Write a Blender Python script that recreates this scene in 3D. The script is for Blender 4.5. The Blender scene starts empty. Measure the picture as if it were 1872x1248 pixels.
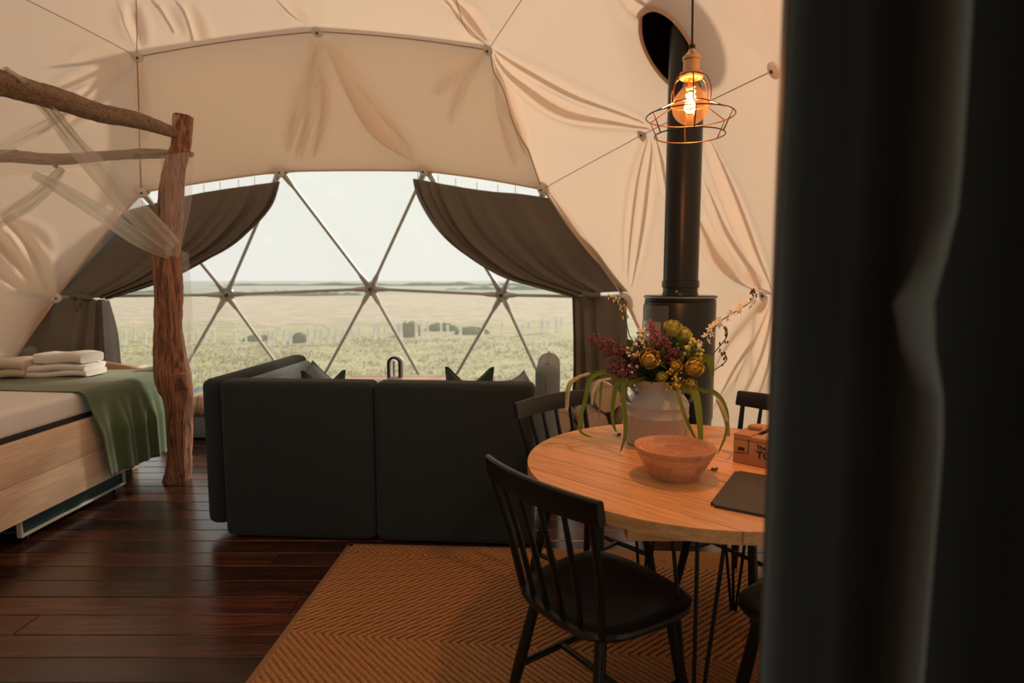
# Geodesic glamping dome: dining corner, sofa, four-post bed and a triangulated window on to a field.
# Units are metres, z = 0 is the floor, the camera stands in the doorway at x = y = 0 looking along +y.
import bpy, bmesh, math, random
import numpy as np
from mathutils import Vector, Matrix

random.seed(7)
RNG = np.random.default_rng(11)
SC = bpy.context.scene
COL = SC.collection

# ------------------------------------------------------------------ camera, sky, sun, exposure
CAM_Z = 1.3755
cam_data = bpy.data.cameras.new('camera')
cam = bpy.data.objects.new('camera', cam_data)
COL.objects.link(cam)
cam.location = (0, 0, CAM_Z)
cam.rotation_euler = (math.radians(90) - 0.101, 0, 0)
cam_data.sensor_width = 36.0
cam_data.lens = 36.0 * 1102 / 1872
cam_data.clip_start = 0.02
cam_data.clip_end = 6000
cam_data.dof.use_dof = True
cam_data.dof.focus_distance = 2.5
cam_data.dof.aperture_fstop = 2.6
SC.camera = cam

world = bpy.data.worlds.new('sky')
SC.world = world
world.use_nodes = True
wn = world.node_tree.nodes
# hazy bright sky: palest at the horizon, deeper overhead
wl = world.node_tree.links
w_tc = wn.new('ShaderNodeTexCoord'); w_sp = wn.new('ShaderNodeSeparateXYZ'); w_rp = wn.new('ShaderNodeValToRGB')
wl.new(w_tc.outputs['Generated'], w_sp.inputs[0]); wl.new(w_sp.outputs['Z'], w_rp.inputs['Fac'])
w_rp.color_ramp.elements[0].position = 0.0; w_rp.color_ramp.elements[0].color = (1.0, 0.99, 0.92, 1)
w_rp.color_ramp.elements[1].position = 1.0; w_rp.color_ramp.elements[1].color = (0.38, 0.44, 0.50, 1)
w_e = w_rp.color_ramp.elements.new(0.25); w_e.color = (0.98, 0.99, 0.94, 1)
wl.new(w_rp.outputs['Color'], wn['Background'].inputs['Color'])
wn['Background'].inputs['Strength'].default_value = 0.92

sun_data = bpy.data.lights.new('sun', 'SUN')
sun_data.energy = 4.4
sun_data.angle = math.radians(6)
sun_data.color = (1.0, 0.88, 0.72)
sun = bpy.data.objects.new('sun', sun_data)
COL.objects.link(sun)
sun_dir = Vector((0.42, 0.58, 0.48))             # towards the sun: right, beyond the window
sun.rotation_euler = sun_dir.to_track_quat('Z', 'Y').to_euler()

SC.view_settings.view_transform = 'Standard'
SC.view_settings.look = 'None'
SC.view_settings.gamma = 1
SC.view_settings.use_curve_mapping = False
SC.view_settings.exposure = 0.0

# ------------------------------------------------------------------ mesh helpers
class MB:
    """Collects vertices and faces of ONE piece."""
    def __init__(s):
        s.v = []; s.f = []

    def add(s, vs, fs):
        o = len(s.v)
        s.v += [tuple(p) for p in vs]
        s.f += [tuple(i + o for i in f) for f in fs]
        return s

    def box(s, c, size, rot=None):
        x, y, z = [q / 2 for q in size]
        vs = [Vector((a * x, b * y, d * z)) for d in (-1, 1) for b in (-1, 1) for a in (-1, 1)]
        if rot is not None:
            m = rot if isinstance(rot, Matrix) else Matrix.Rotation(rot, 3, 'Z')
            vs = [m @ q for q in vs]
        vs = [q + Vector(c) for q in vs]
        return s.add(vs, [(0, 2, 3, 1), (4, 5, 7, 6), (0, 1, 5, 4), (2, 6, 7, 3), (1, 3, 7, 5), (0, 4, 6, 2)])

    def tube(s, pts, r, n=8, cap=True, flat=1.0):
        pts = [Vector(p) for p in pts]
        rs = r if isinstance(r, (list, tuple)) else [r] * len(pts)
        vs = []; fs = []
        up = None
        for i, p in enumerate(pts):
            d = (pts[min(i + 1, len(pts) - 1)] - pts[max(i - 1, 0)])
            d = d.normalized() if d.length > 1e-9 else Vector((0, 0, 1))
            if up is None:
                up = Vector((0, 0, 1)) if abs(d.z) < .9 else Vector((1, 0, 0))
            a = d.cross(up)
            if a.length < 1e-6:
                a = d.orthogonal()
            a.normalize(); b = a.cross(d).normalized(); up = b
            for k in range(n):
                t = 2 * math.pi * k / n
                vs.append(p + (a * math.cos(t) + b * math.sin(t) * flat) * rs[i])
        for i in range(len(pts) - 1):
            for k in range(n):
                fs.append((i * n + k, i * n + (k + 1) % n, (i + 1) * n + (k + 1) % n, (i + 1) * n + k))
        if cap:
            fs.append(tuple(reversed(range(n))))
            fs.append(tuple((len(pts) - 1) * n + k for k in range(n)))
        return s.add(vs, fs)

    def lathe(s, prof, n=32, c=(0, 0, 0), sx=1.0, sy=1.0):
        vs = []; fs = []
        for (r, z) in prof:
            for k in range(n):
                t = 2 * math.pi * k / n
                vs.append((c[0] + r * sx * math.cos(t), c[1] + r * sy * math.sin(t), c[2] + z))
        for i in range(len(prof) - 1):
            for k in range(n):
                fs.append((i * n + k, i * n + (k + 1) % n, (i + 1) * n + (k + 1) % n, (i + 1) * n + k))
        if prof[0][0] > 1e-6:
            fs.append(tuple(reversed(range(n))))
        if prof[-1][0] > 1e-6:
            fs.append(tuple((len(prof) - 1) * n + k for k in range(n)))
        return s.add(vs, fs)

    def grid(s, rows, close=False):
        nu = len(rows[0]); nv = len(rows)
        vs = [p for r in rows for p in r]
        fs = []
        for j in range(nv - 1):
            for i in range(nu - (0 if close else 1)):
                fs.append((j * nu + i, j * nu + (i + 1) % nu, (j + 1) * nu + (i + 1) % nu, (j + 1) * nu + i))
        return s.add(vs, fs)

    def blob(s, c, r, n=6, m=4, sq=(1, 1, 1)):
        prof = [(math.sin(math.pi * j / m), -math.cos(math.pi * j / m)) for j in range(m + 1)]
        vs = []; fs = []
        for (q, z) in prof:
            for k in range(n):
                t = 2 * math.pi * k / n
                vs.append((c[0] + q * r * sq[0] * math.cos(t), c[1] + q * r * sq[1] * math.sin(t), c[2] + z * r * sq[2]))
        for j in range(m):
            for k in range(n):
                fs.append((j * n + k, j * n + (k + 1) % n, (j + 1) * n + (k + 1) % n, (j + 1) * n + k))
        return s.add(vs, fs)

    def mesh(s, name, mat=None, smooth=35):
        me = bpy.data.meshes.new(name)
        me.from_pydata(s.v, [], s.f)
        me.validate()
        finish(me, mat, smooth)
        return me

    def build(s, name, mat, parent=None, smooth=35):
        return link(name, s.mesh(name, mat, smooth), parent)


def finish(me, mat, smooth=35):
    if mat is not None and not me.materials:
        me.materials.append(mat)
    if smooth:
        me.polygons.foreach_set('use_smooth', [True] * len(me.polygons))
        if smooth < 180:
            me.set_sharp_from_angle(angle=math.radians(smooth))
    me.update()


def link(name, me, parent=None):
    o = bpy.data.objects.new(name, me)
    COL.objects.link(o)
    if parent is not None:
        o.parent = parent
    return o


def rbox(name, c, size, bev, mat, parent=None, rot=None, seg=2):
    """Box with rounded edges, its own object."""
    bm = bmesh.new()
    bmesh.ops.create_cube(bm, size=1)
    for v in bm.verts:
        v.co = Vector((v.co.x * size[0], v.co.y * size[1], v.co.z * size[2]))
    if bev:
        bmesh.ops.bevel(bm, geom=list(bm.edges), offset=bev, segments=seg, profile=0.5, affect='EDGES', clamp_overlap=True)
    m = Matrix.Identity(3) if rot is None else (rot if isinstance(rot, Matrix) else Matrix.Rotation(rot, 3, 'Z'))
    for v in bm.verts:
        v.co = m @ v.co + Vector(c)
    me = bpy.data.meshes.new(name)
    bm.to_mesh(me); bm.free()
    finish(me, mat, 40)
    return link(name, me, parent)


def thing(name, label, cat, loc=(0, 0, 0), rz=0, group=None):
    o = bpy.data.objects.new(name, None)
    o.empty_display_size = 0.05
    COL.objects.link(o)
    o.location = loc; o.rotation_euler = (0, 0, rz)
    return tag(o, label, cat, group)


def tag(o, label, cat, group=None, kind=None):
    o['label'] = label
    if cat:
        o['category'] = cat
    if group:
        o['group'] = group
    if kind:
        o['kind'] = kind
    return o


def copy_tree(o, parent=None):
    c = o.copy(); COL.objects.link(c); c.parent = parent
    for ch in list(o.children):
        copy_tree(ch, c)
    return c


def catmull(pts, n):
    """Smooth resample of a polyline to n points, even in parameter."""
    P = [np.array(p, float) for p in pts]
    m = len(P)
    out = []
    for i in range(n):
        t = i / (n - 1) * (m - 1)
        k = min(int(t), m - 2); u = t - k
        p0 = P[max(k - 1, 0)]; p1 = P[k]; p2 = P[k + 1]; p3 = P[min(k + 2, m - 1)]
        out.append(0.5 * ((2 * p1) + (-p0 + p2) * u + (2 * p0 - 5 * p1 + 4 * p2 - p3) * u * u + (-p0 + 3 * p1 - 3 * p2 + p3) * u ** 3))
    return np.array(out)


def coons(top, bottom, left, right, nu, nv):
    """Surface through four edge curves, array [nv][nu][3]."""
    c0 = catmull(top, nu); c1 = catmull(bottom, nu); d0 = catmull(left, nv); d1 = catmull(right, nv)
    u = np.linspace(0, 1, nu)[None, :, None]; v = np.linspace(0, 1, nv)[:, None, None]
    lc = (1 - v) * c0[None] + v * c1[None]
    ld = (1 - u) * d0[:, None] + u * d1[:, None]
    b = (1 - u) * (1 - v) * c0[0] + u * (1 - v) * c0[-1] + (1 - u) * v * c1[0] + u * v * c1[-1]
    return lc + ld - b


def normals_of(g):
    du = np.gradient(g, axis=1); dv = np.gradient(g, axis=0)
    n = np.cross(du, dv)
    return n / np.maximum(np.linalg.norm(n, axis=2, keepdims=True), 1e-9)


def grid_object(name, g, mat, parent=None, thick=0.0):
    mb = MB()
    mb.grid([[tuple(p) for p in row] for row in g])
    o = mb.build(name, mat, parent, smooth=180)
    if thick:
        md = o.modifiers.new('thickness', 'SOLIDIFY'); md.thickness = thick; md.offset = 0
    return o

# ------------------------------------------------------------------ materials
def new_mat(name):
    m = bpy.data.materials.new(name)
    m.use_nodes = True
    nt = m.node_tree
    return m, nt, nt.nodes, nt.links, nt.nodes['Principled BSDF']


def rgb(c):
    return (c[0], c[1], c[2], 1)


def plain(name, col, rough=0.6, metal=0.0, var=0.12, scale=6.0, bump=0.0, bscale=200.0, sheen=0.0, spec=0.5, stretch=(1, 1, 1), coat=0.0):
    m, nt, N, L, B = new_mat(name)
    tc = N.new('ShaderNodeTexCoord'); mp = N.new('ShaderNodeMapping')
    L.new(tc.outputs['Object'], mp.inputs['Vector'])
    mp.inputs['Scale'].default_value = stretch
    nz = N.new('ShaderNodeTexNoise'); nz.inputs['Scale'].default_value = scale; nz.inputs['Detail'].default_value = 4
    L.new(mp.outputs[0], nz.inputs['Vector'])
    mx = N.new('ShaderNodeMix'); mx.data_type = 'RGBA'
    mx.inputs['A'].default_value = rgb([max(0, q * (1 - var)) for q in col])
    mx.inputs['B'].default_value = rgb([min(1, q * (1 + var)) for q in col])
    L.new(nz.outputs['Fac'], mx.inputs['Factor'])
    L.new(mx.outputs['Result'], B.inputs['Base Color'])
    B.inputs['Roughness'].default_value = rough
    B.inputs['Metallic'].default_value = metal
    B.inputs['Specular IOR Level'].default_value = spec
    B.inputs['Sheen Weight'].default_value = sheen
    B.inputs['Coat Weight'].default_value = coat
    if bump:
        n2 = N.new('ShaderNodeTexNoise'); n2.inputs['Scale'].default_value = bscale; n2.inputs['Detail'].default_value = 3
        L.new(mp.outputs[0], n2.inputs['Vector'])
        bp = N.new('ShaderNodeBump'); bp.inputs['Strength'].default_value = bump; bp.inputs['Distance'].default_value = 0.01
        L.new(n2.outputs['Fac'], bp.inputs['Height'])
        L.new(bp.outputs[0], B.inputs['Normal'])
    return m


def wood(name, c1, c2, axis='X', scale=1.0, rough=0.45, knots=True, rand=0.25, coat=0.0, bump=0.15, knotcol=(0.05, 0.02, 0.01)):
    """Board wood: stretched grain, growth rings, a few knots, tone shifting from board to board."""
    m, nt, N, L, B = new_mat(name)
    tc = N.new('ShaderNodeTexCoord'); oi = N.new('ShaderNodeObjectInfo')
    off = N.new('ShaderNodeVectorMath'); off.operation = 'MULTIPLY_ADD'
    cx = N.new('ShaderNodeCombineXYZ')
    for i in range(3):
        L.new(oi.outputs['Random'], cx.inputs[i])
    off.inputs[1].default_value = (37.0, 21.0, 53.0)
    L.new(cx.outputs[0], off.inputs[0]); L.new(tc.outputs['Object'], off.inputs[2])
    mp = N.new('ShaderNodeMapping')
    st = {'X': (0.6, 9, 9), 'Y': (9, 0.6, 9), 'Z': (9, 9, 0.6)}[axis]
    mp.inputs['Scale'].default_value = [q * scale for q in st]
    L.new(off.outputs[0], mp.inputs['Vector'])
    n1 = N.new('ShaderNodeTexNoise'); n1.inputs['Scale'].default_value = 1.6; n1.inputs['Detail'].default_value = 5; n1.inputs['Distortion'].default_value = 0.8
    L.new(mp.outputs[0], n1.inputs['Vector'])
    wv = N.new('ShaderNodeMath'); wv.operation = 'MULTIPLY'; wv.inputs[1].default_value = 34.0
    L.new(n1.outputs['Fac'], wv.inputs[0])
    sn = N.new('ShaderNodeMath'); sn.operation = 'SINE'; L.new(wv.outputs[0], sn.inputs[0])
    n2 = N.new('ShaderNodeTexNoise'); n2.inputs['Scale'].default_value = 14; n2.inputs['Detail'].default_value = 6
    L.new(mp.outputs[0], n2.inputs['Vector'])
    ad = N.new('ShaderNodeMath'); ad.operation = 'MULTIPLY_ADD'; ad.inputs[1].default_value = 0.16; L.new(sn.outputs[0], ad.inputs[0]); L.new(n2.outputs['Fac'], ad.inputs[2])
    rp = N.new('ShaderNodeValToRGB')
    rp.color_ramp.elements[0].position = 0.25; rp.color_ramp.elements[0].color = rgb(c2)
    rp.color_ramp.elements[1].position = 0.75; rp.color_ramp.elements[1].color = rgb(c1)
    L.new(ad.outputs[0], rp.inputs['Fac'])
    out = rp.outputs['Color']
    hv = N.new('ShaderNodeHueSaturation')
    mr = N.new('ShaderNodeMapRange'); mr.inputs['To Min'].default_value = 1 - rand; mr.inputs['To Max'].default_value = 1 + rand
    L.new(oi.outputs['Random'], mr.inputs['Value']); L.new(mr.outputs[0], hv.inputs['Value'])
    L.new(out, hv.inputs['Color']); out = hv.outputs['Color']
    if knots:
        mk = N.new('ShaderNodeMapping')
        ks = {'X': (1.1, 3.2, 3.2), 'Y': (3.2, 1.1, 3.2), 'Z': (3.2, 3.2, 1.1)}[axis]
        mk.inputs['Scale'].default_value = [q * scale for q in ks]
        L.new(off.outputs[0], mk.inputs['Vector'])
        vo = N.new('ShaderNodeTexVoronoi'); vo.inputs['Scale'].default_value = 2.3; L.new(mk.outputs[0], vo.inputs['Vector'])
        kr = N.new('ShaderNodeMapRange'); kr.inputs['From Min'].default_value = 0.06; kr.inputs['From Max'].default_value = 0.17
        kr.inputs['To Min'].default_value = 0.8; kr.inputs['To Max'].default_value = 0.0
        L.new(vo.outputs['Distance'], kr.inputs['Value'])
        mx = N.new('ShaderNodeMix'); mx.data_type = 'RGBA'
        L.new(kr.outputs[0], mx.inputs['Factor']); L.new(out, mx.inputs['A']); mx.inputs['B'].default_value = rgb(knotcol)
        out = mx.outputs['Result']
    L.new(out, B.inputs['Base Color'])
    B.inputs['Roughness'].default_value = rough
    B.inputs['Coat Weight'].default_value = coat; B.inputs['Coat Roughness'].default_value = 0.25
    bp = N.new('ShaderNodeBump'); bp.inputs['Strength'].default_value = bump; bp.inputs['Distance'].default_value = 0.004
    L.new(ad.outputs[0], bp.inputs['Height']); L.new(bp.outputs[0], B.inputs['Normal'])
    return m


def cloth(name, col, trans=0.25, rough=0.85, var=0.08, bump=0.2, bscale=500, tcol=None, scale=3.0):
    """Woven cloth that lets some light through."""
    m = plain(name, col, rough, var=var, scale=scale, bump=bump, bscale=bscale, spec=0.2)
    nt = m.node_tree; N = nt.nodes; L = nt.links
    B = N['Principled BSDF']; out = N['Material Output']
    tr = N.new('ShaderNodeBsdfTranslucent'); tr.inputs['Color'].default_value = rgb(tcol or col)
    mx = N.new('ShaderNodeMixShader'); mx.inputs['Fac'].default_value = trans
    L.new(B.outputs[0], mx.inputs[1]); L.new(tr.outputs[0], mx.inputs[2])
    L.new(mx.outputs[0], out.inputs['Surface'])
    return m


def clear(name, tint, gloss=0.06, haze=0.0, hazecol=(1, 1, 1), rough=0.05):
    """Thin see-through sheet: transparent, a little mirror reflection, a little haze."""
    m, nt, N, L, B = new_mat(name)
    out = N['Material Output']
    N.remove(B)
    t = N.new('ShaderNodeBsdfTransparent'); t.inputs['Color'].default_value = rgb(tint)
    g = N.new('ShaderNodeBsdfGlossy'); g.inputs['Roughness'].default_value = rough
    mx = N.new('ShaderNodeMixShader'); mx.inputs['Fac'].default_value = gloss
    L.new(t.outputs[0], mx.inputs[1]); L.new(g.outputs[0], mx.inputs[2])
    res = mx
    if haze:
        d = N.new('ShaderNodeBsdfDiffuse'); d.inputs['Color'].default_value = rgb(hazecol)
        tr = N.new('ShaderNodeBsdfTranslucent'); tr.inputs['Color'].default_value = rgb(hazecol)
        dm = N.new('ShaderNodeMixShader'); dm.inputs['Fac'].default_value = 0.6
        L.new(d.outputs[0], dm.inputs[1]); L.new(tr.outputs[0], dm.inputs[2])
        hx = N.new('ShaderNodeMixShader'); hx.inputs['Fac'].default_value = haze
        L.new(mx.outputs[0], hx.inputs[1]); L.new(dm.outputs[0], hx.inputs[2]); res = hx
    L.new(res.outputs[0], out.inputs['Surface'])
    return m


def glow(name, col, strength):
    m, nt, N, L, B = new_mat(name)
    B.inputs['Base Color'].default_value = rgb(col)
    B.inputs['Emission Color'].default_value = rgb(col)
    B.inputs['Emission Strength'].default_value = strength
    return m


MAT = dict(
    liner=cloth('tan canvas liner', (0.74, 0.56, 0.425), trans=0.32, tcol=(0.90, 0.69, 0.52), rough=0.9, var=0.05, bump=0.08, bscale=260, scale=1.5),
    porch=plain('lined porch canvas', (0.22, 0.17, 0.12), 0.95),
    shade_strip=cloth('shade strip cloth', (0.74, 0.56, 0.425), trans=0.62, tcol=(0.92, 0.78, 0.62), rough=0.9, bump=0),  # cloth of the unseen strips added to darken the folds
    flap=cloth('dimming cover cloth', (0.66, 0.62, 0.56), trans=0.62, tcol=(0.85, 0.82, 0.76), rough=0.9, bump=0),  # unseen cover cloth, added to dim the strip above the window
    seam=plain('stitched seam', (0.40, 0.27, 0.18), 0.9),
    button=plain('white hub button', (0.82, 0.77, 0.70), 0.5),
    bolt=plain('dark bolt', (0.09, 0.08, 0.07), 0.4, metal=0.6),
    pvc=clear('clear pvc window', (0.97, 0.98, 0.97), gloss=0.03, haze=0.07, rough=0.08),
    steel=plain('galvanised steel tube', (0.52, 0.51, 0.48), 0.38, metal=0.55, var=0.08, scale=20),
    plank=wood('dark stained floor plank', (0.085, 0.028, 0.014), (0.026, 0.009, 0.005), 'X', 1.0, 0.24, rand=0.55, coat=0.5, bump=0.15),
    underfloor=plain('dark underfloor', (0.012, 0.008, 0.006), 0.9),
    curtain=cloth('grey curtain', (0.20, 0.178, 0.15), trans=0.15, tcol=(0.26, 0.21, 0.16), rough=0.42, bump=0.1, bscale=700),
    door_curtain=cloth('dark grey door curtain', (0.095, 0.09, 0.08), trans=0.03, rough=0.7, bump=0.15, bscale=600),
    sofa=plain('slate upholstery', (0.024, 0.034, 0.036), 0.9, var=0.12, scale=40, bump=0.3, bscale=900, sheen=0.1, spec=0.2),
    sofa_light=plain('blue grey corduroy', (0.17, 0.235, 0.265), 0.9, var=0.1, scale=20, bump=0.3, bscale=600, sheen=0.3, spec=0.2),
    velvet=plain('dark green velvet', (0.010, 0.035, 0.022), 0.8, var=0.3, sheen=0.4, spec=0.2),
    black=plain('black painted wood', (0.004, 0.0055, 0.0045), 0.34, var=0.2, spec=0.4),
    iron=plain('black iron rod', (0.01, 0.01, 0.01), 0.45, metal=0.3),
    pine=wood('oiled pine board', (0.82, 0.44, 0.19), (0.62, 0.30, 0.11), 'X', 1.3, 0.38, rand=0.16, coat=0.2, bump=0.06, knotcol=(0.16, 0.05, 0.02)),
    pale_wood=wood('pale pine board', (0.88, 0.68, 0.50), (0.74, 0.53, 0.36), 'Y', 1.0, 0.6, rand=0.08, bump=0.1, knotcol=(0.14, 0.07, 0.03)),
    bowl=wood('turned bowl wood', (0.66, 0.36, 0.19), (0.52, 0.25, 0.12), 'X', 2.5, 0.45, knots=False, rand=0.20, coat=0.15),
    bark=wood('debarked trunk wood', (0.46, 0.21, 0.11), (0.10, 0.038, 0.018), 'Z', 1.2, 0.7, knots=True, rand=0.1, bump=0.6),
    branch=wood('rough branch wood', (0.36, 0.24, 0.15), (0.17, 0.105, 0.065), 'X', 1.5, 0.8, knots=True, rand=0.2, bump=0.6),
    net=clear('sheer white net', (1, 1, 1), gloss=0.0, haze=0.26, hazecol=(0.95, 0.90, 0.84)),
    net_dense=clear('gathered white net', (1, 1, 1), gloss=0.0, haze=0.58, hazecol=(0.92, 0.87, 0.80)),
    sheet=plain('white cotton sheet', (0.86, 0.85, 0.84), 0.9, var=0.05, bump=0.15, bscale=30),
    towel=plain('white terry towel', (0.88, 0.85, 0.80), 0.95, var=0.05, bump=0.5, bscale=300),
    towel_tan=plain('oatmeal blanket cloth', (0.62, 0.52, 0.42), 0.95, var=0.06, bump=0.4, bscale=300),
    throw=plain('olive green throw', (0.085, 0.135, 0.050), 0.85, var=0.15, bump=0.2, bscale=400, sheen=0.4),
    mattress_base=plain('dark mattress edge', (0.03, 0.032, 0.035), 0.9),
    trundle=plain('teal trundle panel', (0.015, 0.055, 0.065), 0.7),
    white_frame=plain('off white frame', (0.60, 0.57, 0.50), 0.5),
    blue=plain('blue daybed cloth', (0.16, 0.24, 0.32), 0.9, var=0.1, bump=0.2),
    stove=plain('matt black stove steel', (0.008, 0.009, 0.008), 0.34, metal=0.2, var=0.2),
    stove_door=plain('satin grey stove door', (0.11, 0.11, 0.10), 0.36, metal=0.3, var=0.1),
    stove_trim=plain('satin stove edge', (0.35, 0.33, 0.29), 0.3, metal=0.9),
    stove_glass=plain('stove door glass', (0.30, 0.28, 0.25), 0.08, coat=0.5),
    soot=plain('black flue hole', (0.003, 0.003, 0.003), 0.95, spec=0.1),
    log_end=plain('pale log end', (0.72, 0.55, 0.38), 0.8, var=0.2, scale=30),
    log_bark=plain('log bark', (0.30, 0.20, 0.13), 0.9, var=0.4, scale=30, bump=0.6, bscale=60),
    basket=plain('woven basket', (0.55, 0.36, 0.20), 0.8, var=0.25, scale=60, bump=0.6, bscale=150),
    churn=plain('cream enamel churn', (0.44, 0.42, 0.38), 0.35, var=0.06, scale=8, coat=0.2),
    churn_handle=plain('grey metal handle', (0.24, 0.23, 0.22), 0.35, metal=0.7),
    slate=plain('dark slate slab', (0.05, 0.045, 0.035), 0.6, var=0.2, scale=30),
    kraft=plain('kraft cardboard', (0.46, 0.25, 0.12), 0.85, var=0.06, scale=40),
    kraft_dark=plain('dark print ink', (0.035, 0.02, 0.012), 0.9),
    film=plain('cream wrapped food', (0.66, 0.57, 0.42), 0.3, coat=0.4),
    copper=plain('brushed copper socket', (0.62, 0.40, 0.22), 0.32, metal=0.75),
    wire=plain('dark bronze wire', (0.10, 0.05, 0.03), 0.35, metal=0.9),
    cord=plain('black cable', (0.01, 0.01, 0.01), 0.6),
    bulb=clear('amber bulb glass', (1.0, 0.62, 0.36), gloss=0.07, haze=0.004, hazecol=(1.0, 0.55, 0.25), rough=0.03),
    filament=glow('glowing filament', (1.0, 0.36, 0.08), 18.0),
    grass_blade=cloth('green blade', (0.13, 0.20, 0.035), trans=0.4, tcol=(0.26, 0.34, 0.05), var=0.3, bump=0, scale=30),
    leaf=cloth('dark leaf', (0.035, 0.085, 0.025), trans=0.3, tcol=(0.12, 0.20, 0.03), var=0.4, bump=0, scale=40),
    stem=plain('green stem', (0.08, 0.12, 0.03), 0.7),
    seed=plain('pale seed head', (0.52, 0.48, 0.26), 0.9, var=0.25, scale=80),
    plum=plain('plum floret', (0.19, 0.060, 0.072), 0.85, var=0.5, scale=60),
    pink=plain('pink floret', (0.33, 0.11, 0.14), 0.85, var=0.4, scale=60),
    cream=plain('cream bud', (0.72, 0.60, 0.46), 0.8, var=0.15, scale=60),
    yellow=plain('yellow flower head', (0.62, 0.45, 0.09), 0.8, var=0.3, scale=50),
    lime=plain('yellow green bloom', (0.52, 0.50, 0.12), 0.8, var=0.35, scale=50),
    petal=cloth('white petal', (0.80, 0.76, 0.66), trans=0.3, var=0.05, bump=0),
    bud=plain('dark seed bud', (0.10, 0.085, 0.035), 0.8, var=0.3, scale=80),
    fan_white=plain('silver white plastic', (0.55, 0.54, 0.55), 0.4),
    fan_dark=plain('dark plastic', (0.02, 0.016, 0.013), 0.4),
    table_light=wood('light oak top', (0.62, 0.44, 0.30), (0.5, 0.33, 0.2), 'X', 1, 0.5, knots=False),
    guard=cloth('white tree guard', (0.85, 0.83, 0.79), trans=0.5, tcol=(0.92, 0.90, 0.86), rough=0.7, bump=0),
    bush=plain('bush leaves', (0.20, 0.22, 0.11), 0.9, var=0.4, scale=20),
    hedge=plain('far hedge', (0.24, 0.27, 0.20), 0.95, var=0.35, scale=0.6),
    tuft=plain('field grass tuft', (0.50, 0.46, 0.26), 0.95, var=0.3, scale=0.5),
    sea=plain('pale sea', (0.40, 0.42, 0.41), 0.6, var=0.03, scale=0.002),
)

# ------------------------------------------------------------------ the dome: a three-frequency geodesic of 3.5 m radius
DOME_R = 3.5
DOME_C = np.array((-1.6602, 2.9786, 0.63))


def geodesic(freq=3):
    ph = (1 + 5 ** .5) / 2
    V = []
    for s1 in (1, -1):
        for s2 in (1, -1):
            V += [(0, s1, s2 * ph), (s1, s2 * ph, 0), (s2 * ph, 0, s1)]
    V = np.array(V, float); V /= np.linalg.norm(V[0])
    z = V[0]; a = np.cross([1, 0.3, .2], z); a /= np.linalg.norm(a); b = np.cross(z, a)
    V = V @ np.array([a, b, z]).T
    e = min(np.linalg.norm(V[0] - V[i]) for i in range(1, 12))
    F = [(i, j, k) for i in range(12) for j in range(i + 1, 12) for k in range(j + 1, 12)
         if all(abs(np.linalg.norm(V[p] - V[q]) - e) < 1e-6 for p, q in ((i, j), (j, k), (i, k)))]
    pts = []; idx = {}; tris = []

    def add(p):
        p = p / np.linalg.norm(p); k = tuple(np.round(p, 5) + 0.0)
        if k not in idx:
            idx[k] = len(pts); pts.append(p)
        return idx[k]
    for fi, f in enumerate(F):
        A, B, C = V[list(f)]
        g = {(i, j): add((A * (freq - i - j) + B * i + C * j) / freq) for i in range(freq + 1) for j in range(freq + 1 - i)}
        for i in range(freq):
            for j in range(freq - i):
                tris.append((fi, g[i, j], g[i + 1, j], g[i, j + 1]))
                if i + j < freq - 1:
                    tris.append((fi, g[i + 1, j], g[i + 1, j + 1], g[i, j + 1]))
    return np.array(pts), tris


GP, GT = geodesic(3)
YAW = 0.527                                         # turn of the dome so that its window looks along +y
_fw = np.array([math.cos(YAW), math.sin(YAW), 0]); _rt = np.array([math.sin(YAW), -math.cos(YAW), 0])
GW = DOME_C + DOME_R * np.stack([GP @ _rt, GP @ _fw, GP[:, 2]], 1)     # hubs, world


def hub_at(p):
    return int(np.argmin(np.linalg.norm(GW - np.array(p), axis=1)))


# hubs by their place: rows A (1.25 m), B (2.3 m), C (3.2 m) on the window side, base row on the floor
A = [hub_at(p) for p in ((-4.1, 5.41, 1.23), (-2.92, 6.19, 1.23), (-1.5, 6.41, 1.29), (-0.1, 6.05, 1.23), (1.0, 5.17, 1.23))]
Bh = [hub_at(p) for p in ((-3.38, 5.6, 2.2), (-2.23, 5.92, 2.43), (-0.82, 5.86, 2.43), (0.3, 5.42, 2.2))]
Ch = [hub_at(p) for p in ((-2.98, 4.99, 3.17), (-1.56, 5.1, 3.41), (-0.16, 4.85, 3.17))]
G0 = [hub_at(p) for p in ((-4.57, 4.83, 0.03), (-3.55, 5.85, -0.03), (-2.2, 6.38, 0.03), (-0.79, 6.32, 0.03), (0.49, 5.66, -0.03), (1.41, 4.55, 0.03))]
rowA, rowB, rowC, row0 = set(A), set(Bh), set(Ch), set(G0)

win_tris, valance_tris, liner_tris = [], [], []
DOOR_C = np.array((0.0, 0.0, 1.0))
for (fi, i, j, k) in GT:
    s = {i, j, k}
    cen = GW[[i, j, k]].mean(0)
    if GW[[i, j, k]][:, 2].max() < 0.3 or cen[2] < 0.2:
        continue
    if s <= (rowA | rowB) or s <= (rowA | row0):
        win_tris.append((i, j, k)); continue
    if s <= (rowB | rowC):
        valance_tris.append((100, i, j, k)); continue
    if np.linalg.norm(cen - DOOR_C) < 1.25:         # the doorway the camera stands in
        continue
    liner_tris.append((fi, i, j, k))

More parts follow.
